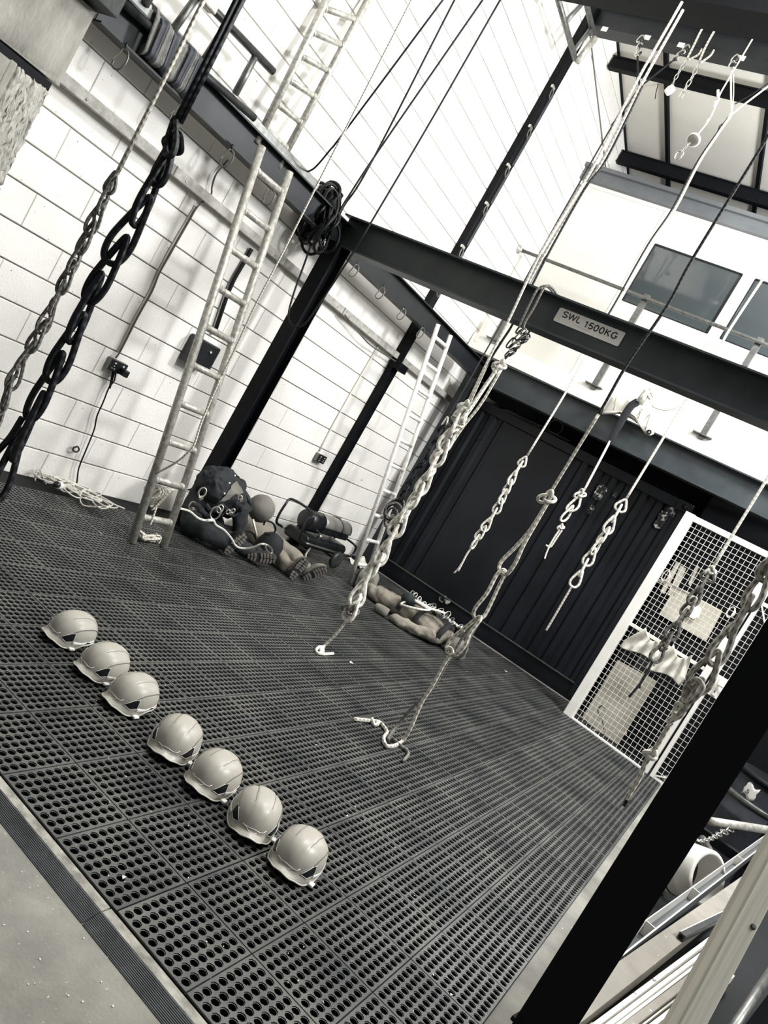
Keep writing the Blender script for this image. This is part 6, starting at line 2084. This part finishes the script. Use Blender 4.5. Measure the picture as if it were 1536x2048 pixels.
# rack trestles that carry the stock
for i, y in enumerate((2.75, 5.4)):
    t = thing('trestle', (0.62, y, 0), ['near dark trestle under the stock', 'far dark trestle under the stock'][i], 'trestle')
    MB().box((0.66, y, 0.44), (1.0, 0.05, 0.06)).build('bearer', M['black'], t, bevel=0.004)
    for x in (0.22, 1.10):
        MB().box((x, y, 0.21), (0.05, 0.05, 0.40)).build('leg', M['black'], t, bevel=0.004)
        MB().box((x, y, 0.008), (0.10, 0.3, 0.016)).build('foot', M['black'], t, bevel=0.004)
# leaning pine post close to the camera
pa = [at_y(1352, 2048, 1.55), at_y(1424, 2048, 1.55), at_y(1536, 1708, 1.70), at_y(1536, 1832, 1.70)]
a, b = (pa[0] + pa[1]) / 2, (pa[2] + pa[3]) / 2
# centre line through the middle of both edges
d5 = (pa[2] - pa[0]).normalized()
wd5 = (pa[1] - pa[0]) - d5 * (pa[1] - pa[0]).dot(d5)
foot = a - d5 * ((a.z - 0.012) / d5.z)
pst = thing('pine_post', foot, 'pale pine post with a knot, leaning close to the camera in the bottom right corner', 'post')
fw = (FWD - d5 * FWD.dot(d5)).normalized()
sdp = fw.cross(d5).normalized()
pst.rotation_mode = 'QUATERNION'
Rp = Matrix((sdp, fw, d5)).transposed()
pst.rotation_quaternion = Rp.to_quaternion()
def pine(mb, name, m, bevel=0.0):
    me = mb.mesh(name, Vector((0, 0, 0)))
    me.materials.append(M[m])
    o = bpy.data.objects.new(name, me)
    COL.objects.link(o)
    o.parent = pst
    if bevel:
        md = o.modifiers.new('bevel', 'BEVEL')
        md.width = bevel
    return o
ww = wd5.length
pine(MB().box((0, ww * 0.45, 1.0), (ww, ww * 0.9, 2.0)), 'timber', 'wood', 0.003)
k = Rp.transposed() @ (at_y(1507, 1854, 1.64) - foot)
Rk = Matrix.Rotation(PI / 2, 3, 'X')
pine(MB().lathe([(0.0055, 0.0), (0.0055, 0.0012), (0.003, 0.0016), (0.0, 0.0018)], (max(-ww * 0.35, min(ww * 0.35, k.x)), 0.0, k.z), Rk, 14), 'wood_knot', 'wood_dark')
# dark cabinet side and rail right of the post
cbx = thing('tool_cabinet', (0.78, 1.75, 0), 'dark steel cabinet beside the pine post at the bottom right edge', 'cabinet')
MB().box((0.72, 1.95, 0.36), (0.5, 0.9, 0.72)).build('body', M['steel_grey'], cbx, bevel=0.01)
a, b = at_z(1470, 2050, 0.80), at_z(1540, 1945, 0.80)
MB().tube([a - (b - a) * 0.5, b + (b - a) * 0.5], 0.012, 10).build('top_rail', M['tube_mid'], cbx)
# drum, tubes and hose beyond the rack
dr = thing('drum', (0.92, 5.2, 0.0), 'dark lidded drum with a torn white label beyond the rack', 'drum')
c = at_z(1530, 1575, 0.62)
c.z = 0.0
dr.location = c
MB().lathe([(0.0, 0.02), (0.26, 0.02), (0.27, 0.06), (0.265, 0.30), (0.275, 0.32), (0.265, 0.34), (0.265, 0.62), (0.27, 0.66), (0.0, 0.68)], c, None, 32).build('body', M['rubber_pad'], dr)
MB().lathe([(0.272, 0.44), (0.280, 0.45), (0.280, 0.475), (0.272, 0.485)], c, None, 32).build('band', M['tube_mid'], dr)
MB().lathe([(0.268, 0.645), (0.286, 0.65), (0.286, 0.69), (0.255, 0.70), (0.0, 0.70)], c, None, 32).build('lid', M['black'], dr)
def dl(a_, z):
    return c + Vector((0.2685 * math.sin(a_), -0.2685 * math.cos(a_), z))
MB().patch(lambda s, t: dl(-0.55 + 0.4 * s + 0.02 * math.sin(9 * t), 0.50 + 0.11 * t + 0.015 * math.sin(7 * s)), 8, 4).build('torn_label', M['white'], dr, solid=0.002)
text_mesh('5', 0.05, 'lettering', 'black_plastic', dr, dl(-0.42, 0.53) + Vector((-0.01, -0.004, 0)), Vector((math.cos(-0.42), math.sin(-0.42), 0)), Vector((0, 0, 1)), 0.025)
a, b = at_z(1422, 1643, 0.56), at_z(1536, 1660, 0.60)
MB().tube([a, a.lerp(b, 0.5), b + (b - a) * 0.2], 0.026, 12).build('pipe', M['galv'], None, label='pale steel pipe lying across the dark gap beyond the stiffened beam', cat='pipe')
a, b = at_z(1405, 1678, 0.5), at_z(1432, 1726, 0.5)
MB().tube([a, a.lerp(b, 0.5), b + (b - a) * 0.3], 0.022, 12).build('pipe', M['tube_mid'], None, label='short dark pipe pointing toward the stiffened beam, below the pale pipe', cat='pipe')
# white hose reel / pipe bend behind the column
c = at_z(1362, 1735, 0.40)
wr_ = thing('white_pipe_bend', c, 'big white curved pipe section on the floor behind the near column', 'pipe')
MB().lathe([(0.12, -0.14), (0.14, -0.13), (0.14, 0.06), (0.136, 0.07), (0.14, 0.08), (0.14, 0.16), (0.12, 0.17), (0.115, 0.15), (0.115, -0.12)], c, Matrix.Rotation(0.9, 3, 'Z') @ Matrix.Rotation(1.2, 3, 'X'), 30).build('pipe', M['white'], wr_)
MB().lathe([(0.141, 0.0), (0.144, 0.005), (0.141, 0.012)], c, Matrix.Rotation(0.9, 3, 'Z') @ Matrix.Rotation(1.2, 3, 'X'), 30).build('seam', M['tube_dark'], wr_)
# dropped chain beside it
mb = MB()
r3 = random.Random(2)
cpts = [at_z(u, v, 0.55) for u, v in ((1386, 1684), (1392, 1678), (1400, 1682), (1420, 1678), (1440, 1668), (1468, 1656), (1490, 1654))]
tc_ = thing('chain', cpts[3], 'thin bright chain trailing among the pipes beyond the rack', 'chain')
CC = catmull(cpts, 5)
for i in range(0, len(CC) - 1):
    d_ = CC[i + 1] - CC[i]
    s_ = d_.cross(Vector((0, 0, 1))).normalized() if i % 2 else Vector((0, 0, 1))
    MB().tube([(CC[i] + CC[i + 1]) / 2 + d_ * 0.6 * math.sin(t_) + s_ * d_.length * 0.25 * math.cos(t_) for t_ in [2 * PI * k / 10 for k in range(10)]], 0.005, 5, True).build('link', M['chrome'], tc_)
MB().box((1.62, 5.35, 0.004), (2.96, 5.5, 0.006)).build('shade_sheet', M['black'], None, label='added black sheet on the floor, standing in for shade under the stock rack', cat='shade_sheet')  # added black sheet in place of the shade under the rack
# floor sheet above and black board below, added so the gap beyond the rack reads black
MB().box((1.6, 6.6, 0.5), (1.9, 0.06, 1.0)).build('gap_backing', M['black'], None, label='added black panel behind the drum, darkening the gap beyond the rack', cat='panel')

# padded sling over the rear beam
pt = thing('sling_pad', at_y(1260, 850, 8.62), 'white quilted beam protector pad with an eyelet, draped over the rear beam', 'protector')
out = [(1204, 828), (1208, 818), (1222, 794), (1236, 792), (1250, 797), (1268, 808), (1280, 815), (1300, 824), (1319, 830), (1312, 840), (1310, 856), (1308, 868), (1300, 872), (1290, 868), (1284, 858), (1276, 848), (1262, 838), (1250, 832), (1238, 828), (1222, 826)]
oc = (1262, 826)
mb = MB()
def pdp(a, b):
    n = len(out)
    f = a * n
    i = int(f) % n
    j = (i + 1) % n
    fr = f - int(f)
    u = out[i][0] + (out[j][0] - out[i][0]) * fr
    v = out[i][1] + (out[j][1] - out[i][1]) * fr
    u, v = oc[0] + (u - oc[0]) * b, oc[1] + (v - oc[1]) * b
    bulge = 0.05 * (1 - b ** 3) + 0.008 * math.sin(u * 0.35) * (1 - b)
    return at_y(u, v, 8.62 - bulge)
mb.patch(pdp, 60, 8)
mb.build('pad', M['pad_white'], pt, solid=0.02)
for ang in range(4):
    u0, v0 = ((1232, 795), (1262, 806), (1284, 818), (1300, 828))[ang]
    u1, v1 = ((1226, 826), (1254, 832), (1272, 846), (1290, 862))[ang]
    MB().tube([at_y(u0, v0, 8.575), at_y((u0 + u1) / 2, (v0 + v1) / 2, 8.555), at_y(u1, v1, 8.60)], 0.004, 5).build('quilt_seam', M['groove'], pt)
ring_(pt, at_y(1298, 864, 8.585), 0.02, (0, -1, 0), 'black', 0.008, 'eyelet')
st_ = thing('webbing_strap', at_y(1218, 884, 8.55), 'dark webbing strap over the white pad on the rear beam, holding a white rope', 'strap')
MB().tube(catmull([at_y(u, v, 8.545) for u, v in ((1276, 803), (1262, 812), (1250, 830), (1240, 848), (1228, 868), (1217, 886))], 5), [0.045, 0.045, 0.045, 0.04, 0.035, 0.02], 8, flat=0.2, up0=(1, 0, 0.4)).build('webbing', M['webbing'], st_)
tb_ = MB().tube([at_y(1278, 806, 8.56), at_y(1294, 784, 8.58)], 0.045, 14).build('roller', M['galv'], st_)
for (u, v) in ((1297, 782), (1300, 790), (1302, 794)):
    ring_(st_, at_y(u, v, 8.56), 0.025, (0.4, -1, 0.2), 'chrome', 0.008, 'shackle')
MB().tube(catmull([at_y(u, v, 8.56) for u, v in ((1300, 796), (1306, 808), (1308, 814), (1330, 820), (1350, 816), (1362, 810))], 5), 0.009, 6).build('cord', M['rope_fleck'], st_)
MB().tube(catmull([at_y(u, v, 8.56) for u, v in ((1308, 814), (1300, 800), (1296, 792), (1303, 812), (1298, 816))], 5), 0.008, 6).build('cord', M['rope_white'], st_)
